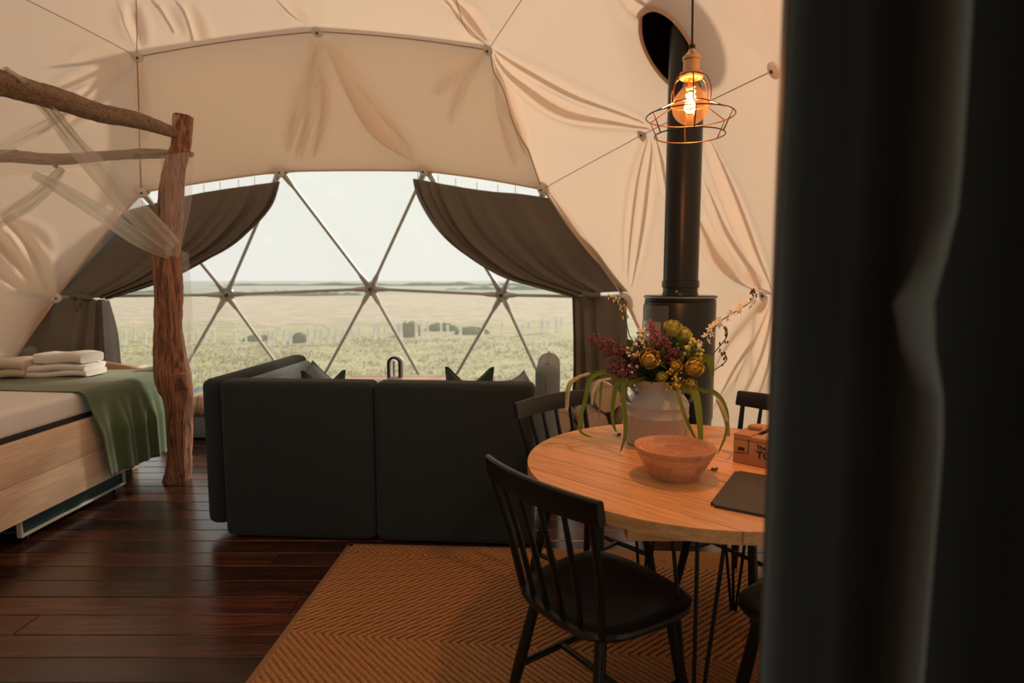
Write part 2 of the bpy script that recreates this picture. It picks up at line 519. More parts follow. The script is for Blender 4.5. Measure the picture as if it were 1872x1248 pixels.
# creases of the hanging liner: (points on the cloth, width, depth)
FOLDS = [
    ([(-1.591, 5.119, 3.309), (-1.77, 5.385, 3.072), (-1.947, 5.594, 2.83), (-2.085, 5.769, 2.579)], .035, .030),
    ([(-1.582, 5.119, 3.309), (-1.709, 5.386, 3.072), (-1.843, 5.618, 2.812), (-2.014, 5.822, 2.515)], .028, .034),
    ([(-1.564, 5.118, 3.309), (-1.631, 5.421, 3.038), (-1.711, 5.623, 2.814), (-1.859, 5.821, 2.54)], .030, .032),
    ([(-1.492, 5.115, 3.308), (-1.391, 5.375, 3.069), (-1.222, 5.642, 2.746), (-0.887, 5.757, 2.487)], .045, .050),
    ([(-1.465, 5.114, 3.307), (-1.265, 5.397, 3.03), (-1.071, 5.585, 2.78), (-0.857, 5.734, 2.508)], .030, .030),
    ([(-0.215, 4.839, 3.123), (-0.394, 5.122, 2.989), (-0.529, 5.417, 2.761)], .030, .022),
    ([(-0.236, 4.85, 3.127), (-0.521, 5.139, 3.038), (-0.627, 5.266, 2.968)], .035, .018),
    ([(-0.139, 4.834, 3.081), (-0.048, 5.015, 2.871), (0.063, 5.151, 2.649), (0.135, 5.264, 2.451)], .030, .030),
    ([(-0.148, 4.858, 3.069), (-0.072, 5.133, 2.776), (0.043, 5.385, 2.383)], .028, .024),
    ([(-0.13, 4.811, 3.093), (0.06, 4.876, 2.912), (0.438, 4.791, 2.65), (0.945, 4.311, 2.419)], .050, .050),
    ([(-0.129, 4.792, 3.106), (0.1, 4.784, 2.955), (0.504, 4.637, 2.711), (0.91, 4.325, 2.46)], .040, .026),
    ([(0.94, 4.37, 2.381), (0.934, 4.652, 2.125), (0.946, 4.891, 1.778), (0.952, 5.052, 1.431)], .038, .034),
    ([(0.967, 4.349, 2.358), (0.991, 4.573, 2.112), (1.005, 4.836, 1.73), (0.984, 5.044, 1.341)], .036, .040),
    ([(0.983, 4.306, 2.366), (1.051, 4.38, 2.195), (1.119, 4.47, 1.979)], .030, .022),
    ([(1.263, 4.076, 2.05), (1.396, 4.065, 1.746), (1.525, 3.947, 1.454), (1.603, 3.788, 1.308)], .034, .030),
    ([(1.223, 3.863, 2.264), (1.372, 3.868, 1.965), (1.516, 3.847, 1.59), (1.605, 3.776, 1.315)], .036, .036),
    ([(1.28, 4.266, 1.839), (1.394, 4.208, 1.591), (1.508, 4.038, 1.409), (1.604, 3.789, 1.302)], .045, .050),
    ([(1.605, 3.819, 1.263), (1.585, 4.011, 1.039), (1.537, 4.209, 0.81), (1.468, 4.379, 0.502)], .045, .046),
    ([(1.611, 3.807, 1.246), (1.617, 3.924, 0.992), (1.575, 4.119, 0.65)], .040, .040),
    ([(1.617, 3.795, 1.229), (1.637, 3.878, 0.926), (1.613, 4.003, 0.614)], .040, .034),
    ([(-0.42, 4.589, 3.393), (-0.306, 4.654, 3.299), (-0.177, 4.749, 3.166)], .040, .034),
    ([(-0.482, 4.615, 3.405), (-0.355, 4.67, 3.314), (-0.19, 4.764, 3.163)], .030, .018),
    ([(0.65, 3.698, 3.062), (0.73, 3.693, 2.984), (0.813, 3.635, 2.914)], .035, .022),
    ([(-2.881, 4.905, 3.192), (-2.844, 4.767, 3.307), (-2.784, 4.637, 3.414)], .030, .026),
    ([(-2.423, 4.752, 3.465), (-2.449, 4.91, 3.352), (-2.472, 5.013, 3.269)], .030, .018),
    ([(-2.583, 4.707, 3.445), (-2.576, 4.819, 3.376), (-2.57, 4.931, 3.3)], .030, .014),
    ([(-1.625, 4.993, 3.406), (-1.683, 4.92, 3.458), (-1.739, 4.846, 3.506)], .030, .012),
    ([(-3.008, 4.928, 3.11), (-3.261, 4.908, 2.971), (-3.516, 4.835, 2.838)], .035, .026),
    ([(-3.002, 4.952, 3.094), (-3.29, 4.986, 2.883), (-3.644, 4.98, 2.585)], .040, .034),
    ([(-3.01, 4.912, 3.121), (-3.348, 4.767, 3.021)], .035, .014),
    ([(-2.952, 4.976, 3.102), (-3.085, 5.187, 2.834), (-3.182, 5.352, 2.584)], .034, .034),
    ([(-4.239, 4.862, 1.882), (-4.189, 5.087, 1.591), (-4.137, 5.231, 1.377), (-4.064, 5.35, 1.232)], .040, .044),
    ([(-4.138, 4.977, 1.908), (-4.094, 5.174, 1.641), (-4.058, 5.351, 1.252)], .036, .046),
    ([(-4.304, 4.912, 1.649), (-4.217, 5.152, 1.34), (-4.078, 5.337, 1.228)], .036, .036),
    ([(-4.09, 5.052, 1.88), (-4.038, 5.18, 1.756), (-4.005, 5.281, 1.613)], .030, .020),
    ([(-4.063, 5.363, 1.184), (-4.145, 5.321, 0.953), (-4.239, 5.24, 0.671)], .034, .026),
    ([(0.304, 5.335, 2.165), (0.565, 5.306, 1.812), (0.771, 5.225, 1.527)], .030, .020),
]
N_SHADE_STRIPS = len(FOLDS)
# the same kind of pull folds below the other hubs of the dome
_front = {tuple(np.round(GW[i], 2)) for i in range(len(GW)) if GW[i][1] > 3.0}
for i in range(len(GW)):
    p = GW[i]
    if p[2] < 0.6 or tuple(np.round(p, 2)) in _front:
        continue
    for q in range(4):
        d = np.array((RNG.uniform(-.5, .5), RNG.uniform(-.5, .5), -1.0)) * RNG.uniform(.5, .8)
        pts = [p + (p - DOME_C) * 0, p + d * .35, p + d * .75]
        FOLDS.append(([tuple(x) for x in pts], RNG.uniform(.03, .045), RNG.uniform(.02, .045)))


def seg_dist(X, a, b):
    ab = b - a
    t = np.clip(((X - a) @ ab) / (ab @ ab), 0, 1)
    return np.linalg.norm(X - (a + t[:, None] * ab), axis=1), t


def liner_points(X, flat):
    """Unit-sphere points X (world) and their flat-facet positions: the cloth between them, with its folds pushed inwards."""
    base = flat * 0.5 + X * 0.5
    inward = DOME_C - X
    inward /= np.linalg.norm(inward, axis=1, keepdims=True)
    d = np.zeros(len(X))
    for f_no, (pts, w, amp) in enumerate(FOLDS):
        pts = [np.array(p) for p in pts]
        pts = [DOME_C + (p - DOME_C) / np.linalg.norm(p - DOME_C) * DOME_R * .982 for p in pts]
        c = np.mean(pts, axis=0); rad = max(np.linalg.norm(p - c) for p in pts) + 4 * w
        near = np.where(np.linalg.norm(X - c, axis=1) < rad)[0]
        if not len(near):
            continue
        fine = catmull(pts, 4 * len(pts))
        Y = X[near]
        best = np.full(len(near), 9.0); par = np.zeros(len(near))
        n = len(fine) - 1
        for s in range(n):
            ds, t = seg_dist(Y, fine[s], fine[s + 1])
            m = ds < best
            best[m] = ds[m]; par[m] = (s + t[m]) / n
        env = np.sin(np.pi * np.clip(par, 0, 1)) ** .6 * .9 + .1
        ww = w * (.55 + .75 * np.sin(np.pi * np.clip(par, 0, 1)))
        amp = amp * (2.5 if f_no < 9 else 1.8)
        d[near] = d[near] + amp * env * np.exp(-(best / ww) ** 2) - .35 * amp * env * np.exp(-((best - 2.0 * ww) / ww) ** 2)
    # slow billow of the cloth
    d += .012 * np.sin(X[:, 0] * 3.1 + X[:, 2] * 2.3) * np.cos(X[:, 1] * 2.7 - X[:, 2] * 1.7)
    return base + inward * d[:, None]


wall_dome = thing('wall_dome', 'tan canvas liner of the geodesic dome with pulled folds and stitched seams', None)
wall_dome['kind'] = 'structure'
LS = 0.982                                            # the liner hangs this far inside the frame
panels = {}
for (fi, i, j, k) in liner_tris + valance_tris:
    panels.setdefault(fi, []).append((i, j, k))
NSUB = 44
# the flue passes the liner here, through an oval cut
HOLE = Vector((0.985, 3.70, 2.765))
nrm = Vector(DOME_C - np.array(HOLE)).normalized()
HQ = nrm.to_track_quat('Z', 'X').to_matrix()
HQa = np.array(HQ)


def in_hole(c):
    l = (c - np.array(HOLE)) @ HQa
    return (l[0] / .252) ** 2 + (l[1] / .197) ** 2 < 1 and abs(l[2]) < .4


for fi, tl in panels.items():
    n = NSUB if any(GW[list(t)].mean(0)[1] > 2.2 for t in tl) else 20
    vid = {}; S = []; Fl = []; faces = []
    for (i, j, k) in tl:
        a, b, c = GW[i], GW[j], GW[k]
        loc = {}
        for p in range(n + 1):
            for q in range(n + 1 - p):
                f = (a * (n - p - q) + b * p + c * q) / n
                key = tuple(np.round(f, 4))
                if key not in vid:
                    vid[key] = len(S)
                    u = (f - DOME_C); S.append(DOME_C + u / np.linalg.norm(u) * DOME_R); Fl.append(f)
                loc[p, q] = vid[key]
        for p in range(n):
            for q in range(n - p):
                faces.append((loc[p, q], loc[p + 1, q], loc[p, q + 1]))
                if p + q < n - 1:
                    faces.append((loc[p + 1, q], loc[p + 1, q + 1], loc[p, q + 1]))
    S = DOME_C + (np.array(S) - DOME_C) * LS
    Fl = DOME_C + (np.array(Fl) - DOME_C) * LS
    X = liner_points(S, Fl)
    keep = faces
    if np.min(np.linalg.norm(X - np.array(HOLE), axis=1)) < .3:
        l = (X - np.array(HOLE)) @ HQa
        rho = np.sqrt((l[:, 0] / .252) ** 2 + (l[:, 1] / .197) ** 2)
        m_ = (np.abs(rho - 1) < .085) & (np.abs(l[:, 2]) < .4)
        l[m_, :2] /= rho[m_, None]                    # a clean cut edge
        X = np.array(HOLE) + l @ HQa.T
        HOLE_RIM = X[m_]
        keep = [f for f in faces if not in_hole(X[list(f)].mean(0))]
    mb = MB(); mb.v = [tuple(p) for p in X]; mb.f = keep
    mb.build('liner_panel', MAT['liner'], wall_dome, smooth=180)


# unseen strips added outside the creases to shade the liner along each fold
for pts, w, amp in FOLDS[:N_SHADE_STRIPS]:
    fine = catmull([np.array(p) for p in pts], 22)
    rows = []
    for k, p in enumerate(fine):
        u = p - DOME_C; u /= np.linalg.norm(u)
        d = fine[min(k + 1, 21)] - fine[max(k - 1, 0)]; d /= np.linalg.norm(d)
        s_ = np.cross(u, d)
        ww = w * (.12 + .88 * math.sin(math.pi * min(1, k / 21 * .9 + .05)))
        c = DOME_C + u * (DOME_R * LS + .032)
        rows.append([tuple(c + s_ * ww * q + u * .012 * (1 - q * q)) for q in (-.95, -.65, -.35, -.05)])
    MB().grid(rows).build('shade_strip', MAT['shade_strip'], wall_dome, smooth=180)


# unseen outer cover, added flat above the window to dim the liner strip
for (_, i, j, k) in valance_tris:
    MB().add([DOME_C + (GW[v] - DOME_C) * 1.035 for v in (i, j, k)], [(0, 1, 2)]).build('dimming_cover', MAT['flap'], wall_dome, smooth=0)


def on_liner(p, extra=0.0):
    p = np.array(p, float)
    u = (p - DOME_C) / np.linalg.norm(p - DOME_C)
    return DOME_C + u * (DOME_R * LS - extra)


def edge_curve(i, j, n=24, lift=0.004):
    f = np.array([GW[i] + (GW[j] - GW[i]) * t for t in np.linspace(0, 1, n)])
    u = f - DOME_C; s = DOME_C + u / np.linalg.norm(u, axis=1)[:, None] * DOME_R
    X = liner_points(DOME_C + (s - DOME_C) * LS, DOME_C + (f - DOME_C) * LS)
    inw = DOME_C - X; inw /= np.linalg.norm(inw, axis=1)[:, None]
    return X + inw * lift


apex = hub_at((-1.66, 2.98, 4.13))
seams = [(Ch[0], Ch[1]), (Ch[1], Ch[2]), (Ch[0], Bh[0]), (Ch[2], Bh[3])]
up1, up2 = hub_at((-2.32, 3.98, 3.92)), hub_at((-0.91, 3.92, 3.92))
rt1, rt2 = hub_at((0.97, 4.43, 2.43)), hub_at((1.34, 3.07, 2.43))
seams += [(Ch[0], up1), (up1, apex), (Ch[2], up2), (up2, apex), (Bh[3], rt1), (rt1, rt2), (Ch[0], hub_at((-3.65, 3.73, 3.41))), (Ch[2], hub_at((0.39, 3.54, 3.41)))]
for (i, j) in seams:
    strong = (i, j) in seams[:4]
    MB().tube(edge_curve(i, j), 0.0045 if strong else 0.0028, 6).build('seam', MAT['seam'], wall_dome)

# bolt buttons where the liner is fixed to the frame hubs
bt = MB().lathe([(0.0, .016), (.030, .015), (.044, .008), (.046, 0.0)], 16).mesh('hub_button', MAT['button'])
bo = MB().lathe([(0.0, .022), (.010, .021), (.011, .012)], 6).mesh('bolt', MAT['bolt'])
used = sorted({v for t in liner_tris + valance_tris for v in t[1:]})
for h in used:
    if GW[h][2] < .6 or GW[h][1] < 1.5:
        continue
    p = edge_curve(h, h, 2, .004)[0]
    inw = Vector(DOME_C - p).normalized()
    o = link('hub_button', bt, wall_dome); o.location = p; o.rotation_euler = inw.to_track_quat('Z', 'Y').to_euler()
    link('bolt', bo, o)

# hem tape along the bottom of the valance
hem = []
for i, j in ((Bh[0], Bh[1]), (Bh[1], Bh[2]), (Bh[2], Bh[3])):
    hem += list(edge_curve(i, j, 20, .003))[:-1]
hem.append(edge_curve(Bh[3], Bh[3], 2, .003)[0])
MB().tube(hem, 0.008, 6).build('hem', MAT['liner'], wall_dome)
for ii, jj in ((Bh[3], A[4]), (A[4], G0[5]), (Bh[0], A[0]), (A[0], G0[0])):
    MB().tube(edge_curve(ii, jj, 24, .003), 0.010, 6).build('hem', MAT['liner'], wall_dome)

# ground skirt of the liner, tucked down to the boards
seen_edges = set()
for (_, i, j, k) in liner_tris:
    for a, b in ((i, j), (j, k), (i, k)):
        e = (min(a, b), max(a, b))
        if GW[a][2] < .1 and GW[b][2] < .1 and e not in seen_edges:
            seen_edges.add(e)
            c = edge_curve(e[0], e[1], 20, .006)
            MB().grid([[(p[0], p[1], p[2] + .05) for p in c], [(p[0], p[1], -.02) for p in c]]).build('skirt', MAT['liner'], wall_dome, smooth=180)

# black flashing where the flue leaves
q = HQ
fl = MB()
rim, ring_out, back = [], [], []
for k in range(60):
    t = 2 * math.pi * k / 60
    e = Vector((math.cos(t), math.sin(t), 0))
    flat = np.array(HOLE + q @ Vector((.252 * e.x, .197 * e.y, 0)))
    ll = (HOLE_RIM - flat) @ HQa
    near = np.argsort(np.hypot(ll[:, 0], ll[:, 1]))[:3]
    rim.append(Vector(flat) + nrm * float(ll[near, 2].mean()))
sm = [(rim[k - 2] + rim[k - 1] + rim[k] + rim[(k + 1) % 60] + rim[(k + 2) % 60]) / 5 for k in range(60)]
rim = [Vector(p) + nrm * float((r_ - p).dot(nrm)) for p, r_ in zip(rim, sm)]
for k, p in enumerate(rim):
    e = Vector((math.cos(2 * math.pi * k / 60), math.sin(2 * math.pi * k / 60), 0))
    ring_out.append(p + q @ (e * .03) - nrm * .02)
    back.append(p + q @ (e * .05) - nrm * .32)
fl.grid([ring_out, back], close=True)
fl.add(back, [tuple(range(60))])
fl.build('flue_flashing', MAT['soot'], wall_dome, smooth=30)
MB().tube(rim + [rim[0], rim[1]], .009, 6).build('flashing_rim', MAT['liner'], wall_dome)

# ------------------------------------------------------------------ window: clear panes between steel tubes
window = thing('window_1', 'big clear triangulated dome window between galvanised steel tubes', None)
window['kind'] = 'structure'
strut_set = set()
for t in win_tris:
    a, b, c = [GW[q] for q in t]
    out = (a + b + c) / 3 - DOME_C; out /= np.linalg.norm(out)
    pts = [p + out * .03 for p in (a, b, c)]
    MB().add(pts + [p + out * .002 for p in pts], [(0, 1, 2), (5, 4, 3), (0, 3, 4, 1), (1, 4, 5, 2), (2, 5, 3, 0)]).build('pane', MAT['pvc'], window, smooth=0)
    for x, y in ((0, 1), (1, 2), (0, 2)):
        strut_set.add(tuple(sorted((t[x], t[y]))))
for (i, j) in sorted(strut_set):
    a, b = Vector(GW[i]), Vector(GW[j])
    if a.z < .1 and b.z < .1:
        a.z = b.z = .018
    d = (b - a)
    ts = [0.035, .06, .10, .14, .5, .86, .90, .94, .965]
    rs = [.026, .030, .026, .0165, .0165, .0165, .026, .030, .026]
    MB().tube([a + d * t for t in ts], rs, 10).build('strut', MAT['steel'], window)
for h in sorted({v for e in strut_set for v in e}):
    if GW[h][2] < .1:
        continue
    inw = Vector(DOME_C - GW[h]).normalized()
    hb = MB().lathe([(0.040, -.035), (.074, -.024), (.080, .0), (.068, .020), (.032, .028), (0.0, .028)], 18).build('hub', MAT['steel'], window)
    hb.location = GW[h]; hb.rotation_euler = inw.to_track_quat('Z', 'Y').to_euler()
    MB().lathe([(.020, .026), (.020, .042), (.012, .046), (0, .046)], 6).build('bolt', MAT['bolt'], hb)

# ------------------------------------------------------------------ porch of the doorway behind the camera
porch = MB()
rows = []
for y in np.linspace(-1.5, 0.35, 8):
    row = []
    for t in np.linspace(0, 1, 13):
        a = math.pi * t
        row.append((0.1 - 1.0 * math.cos(a), y + 0.25 * math.cos(a) * -1, 1.55 + 1.0 * math.sin(a)))
    rows.append([(row[0][0], row[0][1], 0)] + row + [(row[-1][0], row[-1][1], 0)])
porch.grid([r[:12] for r in rows])                 # the side beyond the door curtain stays open
pw = porch.build('wall_porch', MAT['porch'], None, smooth=180)
pw['kind'] = 'structure'; pw['label'] = 'canvas porch around the doorway'

# ------------------------------------------------------------------ floor: dark planks laid across the room
floor = MB().lathe([(3.52, -.10), (3.52, -.022)], 72, (DOME_C[0], DOME_C[1], 0)).build('floor', MAT['underfloor'])
floor['kind'] = 'structure'; floor['label'] = 'dark stained wooden plank floor of the dome'
MB().box((0.1, -.75, -.06), (2.2, 1.7, .07)).build('porch_board', MAT['underfloor'], floor)
PW = 0.142
y = DOME_C[1] - 3.45
row = 0
while y < DOME_C[1] + 3.45:
    dy = max(abs(y - DOME_C[1]), abs(y + PW - DOME_C[1]))
    half = math.sqrt(max(3.47 ** 2 - dy ** 2, 0.0))
    if half > .3:
        x0, x1 = DOME_C[0] - half, DOME_C[0] + half
        cuts = [x0]
        x = x0 + random.uniform(.9, 3.2)
        while x < x1 - .5:
            cuts.append(x); x += random.uniform(2.0, 3.6)
        cuts.append(x1)
        for a, b in zip(cuts[:-1], cuts[1:]):
            L_ = b - a - .003
            bm = bmesh.new()
            bmesh.ops.create_cube(bm, size=1)
            for v in bm.verts:
                v.co = Vector((v.co.x * L_, v.co.y * (PW - .005), v.co.z * .022))
            bmesh.ops.bevel(bm, geom=[e for e in bm.edges if all(v.co.z > 0 for v in e.verts)], offset=.003, segments=1, affect='EDGES')
            me = bpy.data.meshes.new('plank'); bm.to_mesh(me); bm.free(); finish(me, MAT['plank'], 20)
            o = link('plank', me, floor)
            o.location = ((a + b) / 2, y + PW / 2, -.011 + random.uniform(-.0012, .0))
            o.rotation_euler = (random.uniform(-.004, .004), 0, random.uniform(-.0006, .0006))
    y += PW
    row += 1

# ------------------------------------------------------------------ the field outside
GZ = -0.55


def ground_mat():
    m, nt, N, L, B = new_mat('field ground')
    geo = N.new('ShaderNodeNewGeometry'); sp = N.new('ShaderNodeSeparateXYZ'); L.new(geo.outputs['Position'], sp.inputs[0])
    n0 = N.new('ShaderNodeTexNoise'); n0.inputs['Scale'].default_value = .12; n0.inputs['Detail'].default_value = 3
    L.new(geo.outputs['Position'], n0.inputs['Vector'])
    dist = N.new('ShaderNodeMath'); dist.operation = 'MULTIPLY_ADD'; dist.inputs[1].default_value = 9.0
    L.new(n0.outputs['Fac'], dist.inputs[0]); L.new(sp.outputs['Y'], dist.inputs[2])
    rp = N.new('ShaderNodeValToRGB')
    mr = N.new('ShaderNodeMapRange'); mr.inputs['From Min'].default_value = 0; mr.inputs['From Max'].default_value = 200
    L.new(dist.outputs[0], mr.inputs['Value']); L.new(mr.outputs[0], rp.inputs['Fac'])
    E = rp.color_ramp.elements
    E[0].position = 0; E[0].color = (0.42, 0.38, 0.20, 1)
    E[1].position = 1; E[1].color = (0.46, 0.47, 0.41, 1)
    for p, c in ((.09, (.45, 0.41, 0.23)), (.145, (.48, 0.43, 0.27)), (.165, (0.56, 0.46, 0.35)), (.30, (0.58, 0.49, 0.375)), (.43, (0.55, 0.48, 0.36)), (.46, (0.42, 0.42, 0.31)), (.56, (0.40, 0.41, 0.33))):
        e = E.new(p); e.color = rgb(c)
    n1 = N.new('ShaderNodeTexNoise'); n1.inputs['Scale'].default_value = 1.3; n1.inputs['Detail'].default_value = 6; n1.inputs['Roughness'].default_value = .7
    mp = N.new('ShaderNodeMapping'); mp.inputs['Scale'].default_value = (.7, 1, 1)
    L.new(geo.outputs['Position'], mp.inputs['Vector']); L.new(mp.outputs[0], n1.inputs['Vector'])
    hs = N.new('ShaderNodeHueSaturation'); m2 = N.new('ShaderNodeMapRange')
    m2.inputs['From Min'].default_value = .3; m2.inputs['From Max'].default_value = .7; m2.inputs['To Min'].default_value = .72; m2.inputs['To Max'].default_value = 1.2
    L.new(n1.outputs['Fac'], m2.inputs['Value']); L.new(m2.outputs[0], hs.inputs['Value'])
    L.new(rp.outputs['Color'], hs.inputs['Color']); L.new(hs.outputs['Color'], B.inputs['Base Color'])
    B.inputs['Roughness'].default_value = .95; B.inputs['Specular IOR Level'].default_value = .1
    bp = N.new('ShaderNodeBump'); bp.inputs['Strength'].default_value = .8; bp.inputs['Distance'].default_value = .15
    L.new(n1.outputs['Fac'], bp.inputs['Height']); L.new(bp.outputs[0], B.inputs['Normal'])
    return m


rows = []
for yy in list(np.linspace(-12, 40, 60)) + list(np.geomspace(44, 900, 14)):
    row = []
    for xx in np.linspace(-1, 1, 61):
        w = 30 + max(yy, 0) * 1.3
        X_, Y_ = xx * w, yy
        z = GZ + .05 * math.sin(X_ * .7 + Y_ * .4) * math.sin(Y_ * .55) + (.10 * math.sin(X_ * .05 + 1) if Y_ > 20 else 0)
        if Y_ > 100:
            z -= (Y_ - 100) * .004
        row.append((X_, Y_, z))
    rows.append(row)
gmb = MB(); gmb.grid(rows)
ground = gmb.build('ground', ground_mat(), smooth=180)
ground['kind'] = 'structure'; ground['label'] = 'sunlit grass and stubble field outside the dome'
sea = MB().add([(-6000, 880, -4.2), (6000, 880, -4.2), (6000, 5000, -4.2), (-6000, 5000, -4.2)], [(0, 1, 2, 3)]).build('sea', MAT['sea'], smooth=0)
sea['kind'] = 'structure'; sea['label'] = 'pale strip of sea along the horizon'

# grass tufts: nobody could count them
tb = MB()
for _ in range(15000):
    yy = 8.2 + 19 * random.random() ** 1.3; xx = random.uniform(-.72, .32) * yy * 1.02 + random.uniform(-1, 1)
    clump = .5 + .5 * math.sin(xx * 1.7 + 2 * math.sin(yy * .9)) * math.sin(yy * 2.1 + xx * .4)
    if random.random() > .35 + .65 * clump:
        continue
    h = random.uniform(.03, .09) * (.7 + .8 * clump)
    z = GZ + .05 * math.sin(xx * .7 + yy * .4) * math.sin(yy * .55) - .01
    for b in range(3):
        a = random.uniform(0, 6.28); w = random.uniform(.008, .022); l = random.uniform(.2, .8) * h
        ox, oy = random.uniform(-.04, .04), random.uniform(-.04, .04)
        tb.add([(xx + ox + math.cos(a) * w, yy + oy + math.sin(a) * w, z), (xx + ox - math.cos(a) * w, yy + oy - math.sin(a) * w, z), (xx + ox + math.sin(a) * l, yy + oy - math.cos(a) * l, z + h)], [(0, 1, 2)])
tg = tb.build('grass_tufts', MAT['tuft'], smooth=0)
tag(tg, 'loose tufts of yellow green grass across the near field', 'grass', kind='stuff')

# ------------------------------------------------------------------ rug with a raised herringbone weave
def rug_mat():
    m, nt, N, L, B = new_mat('jute rug')
    tc = N.new('ShaderNodeTexCoord')
    at = N.new('ShaderNodeAttribute'); at.attribute_name = 'weave'
    nz = N.new('ShaderNodeTexNoise'); nz.inputs['Scale'].default_value = 160; nz.inputs['Detail'].default_value = 3
    L.new(tc.outputs['Object'], nz.inputs['Vector'])
    rp = N.new('ShaderNodeValToRGB')
    rp.color_ramp.elements[0].position = .30; rp.color_ramp.elements[0].color = (0.30, 0.145, 0.060, 1)
    rp.color_ramp.elements[1].position = .72; rp.color_ramp.elements[1].color = (0.55, 0.285, 0.125, 1)
    L.new(nz.outputs['Fac'], rp.inputs['Fac'])
    rib_stripe = N.new('ShaderNodeMix'); rib_stripe.data_type = 'RGBA'; rib_stripe.inputs['B'].default_value = (0.105, 0.042, 0.018, 1)      # a darker stripe along every rib
    L.new(at.outputs['Fac'], rib_stripe.inputs['Factor']); L.new(rp.outputs[0], rib_stripe.inputs['A'])
    L.new(rib_stripe.outputs['Result'], B.inputs['Base Color'])
    B.inputs['Roughness'].default_value = .95; B.inputs['Specular IOR Level'].default_value = .1
    bp = N.new('ShaderNodeBump'); bp.inputs['Strength'].default_value = .5; bp.inputs['Distance'].default_value = .004
    L.new(nz.outputs['Fac'], bp.inputs['Height']); L.new(bp.outputs[0], B.inputs['Normal'])
    return m


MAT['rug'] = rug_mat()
rug = thing('rug', 'brown jute herringbone rug under the round dining table', 'rug', (-0.885, 2.335, 0), math.radians(-3))
RW = 2.02
nx, ny = 330, 300
xs = np.linspace(0.022, RW, nx); ys = np.linspace(-1.10, .66, ny)
XX, YY = np.meshgrid(xs, ys)
rowh = .70
rel = (YY + .06 * XX + .10 + 10 * rowh) / rowh
k = np.floor(rel); fr = (rel - k) * rowh
sgn = np.where(k % 2 == 0, 1.0, -1.0)
ph = (XX - sgn * fr * 1.05) / .0335
tri = np.abs((ph % 1.0) - .5) * 2
hgt = .006 + .0075 * np.clip(tri * 1.5, 0, 1) + .0008 * np.sin(XX * 900)
mb = MB()
mb.v = [tuple(p) for p in np.stack([XX.ravel(), YY.ravel(), hgt.ravel()], 1)]
mb.f = [(j * nx + i, j * nx + i + 1, (j + 1) * nx + i + 1, (j + 1) * nx + i) for j in range(ny - 1) for i in range(nx - 1)]
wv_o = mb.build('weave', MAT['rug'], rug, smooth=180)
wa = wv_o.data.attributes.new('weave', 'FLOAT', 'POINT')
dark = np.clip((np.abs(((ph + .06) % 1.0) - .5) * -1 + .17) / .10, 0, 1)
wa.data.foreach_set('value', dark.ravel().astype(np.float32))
MAT['rug_binding'] = plain('rug binding tape', (0.26, 0.145, 0.07), .9, bump=.3, bscale=300)
rbx = lambda c, s: rbox('binding', c, s, .004, MAT['rug_binding'], rug)
rbx((0.012, -.22, .006), (.034, 1.81, .011)); rbx((RW / 2, .672, .006), (RW, .034, .011)); rbx((RW / 2, -1.112, .006), (RW, .034, .011)); rbx((RW - .01, -.22, .006), (.034, 1.75, .011))
rbox('backing', (RW / 2, -.22, .003), (RW - .02, 1.77, .005), 0, MAT['rug_binding'], rug)

# ------------------------------------------------------------------ sofa seen from behind
sofa = thing('sofa', 'slate upholstered modular sofa with its back towards the doorway', 'sofa', (0, 0, 0))


def panel(name, c, size, bev, mat, parent, rot=None, puff=.0, seg=4):
    return rbox(name, c, size, bev, mat, parent, rot, seg)


SR = math.radians(-4.4)
SM = Matrix.Rotation(SR, 3, 'Z')
S0 = Vector((-1.540, 3.115, 0))                        # rear corner of the back


def sp(x, y, z):
    return SM @ Vector((x, y, z)) + S0


panel('back_panel', sp(.412, .07, .432), (.82, .15, .842), .035, MAT['sofa'], sofa, SM)
panel('back_panel', sp(1.243, .07, .432), (.83, .15, .842), .035, MAT['sofa'], sofa, SM)
panel('arm', sp(-.065, .60, .452), (.125, 1.12, .80), .045, MAT['sofa'], sofa, SM)
panel('arm_lit_face', sp(.005, .62, .555), (.06, 1.02, .52), .028, MAT['sofa_light'], sofa, SM)  # no separate pad: window light on the inner arm, put into paler colour
panel('arm', sp(1.715, .74, .47), (.145, .62, .86), .07, MAT['sofa_light'], sofa, SM, seg=6)
panel('base', sp(.82, .62, .16), (1.60, .94, .20), .02, MAT['sofa'], sofa, SM)
panel('seat_cushion', sp(.415, .64, .34), (.80, .88, .17), .05, MAT['sofa_light'], sofa, SM)
panel('seat_cushion', sp(1.230, .64, .34), (.80, .88, .17), .05, MAT['sofa_light'], sofa, SM)
for (x, y) in ((.05, .1), (1.60, .1), (.05, 1.02), (1.60, 1.02)):
    p = sp(x, y, 0)
    MB().lathe([(.022, 0), (.026, .06)], 12, p).build('foot', MAT['black'], sofa)
# piping on the right arm
pts = [sp(1.715, .435 + .61 * t, .47 + .43 * 1.0) for t in np.linspace(.05, .98, 10)]
MB().tube([sp(1.715, .425, .30), sp(1.715, .425, .80), sp(1.715, .47, .885)] + pts, .006, 6).build('piping', MAT['sofa_light'], sofa)


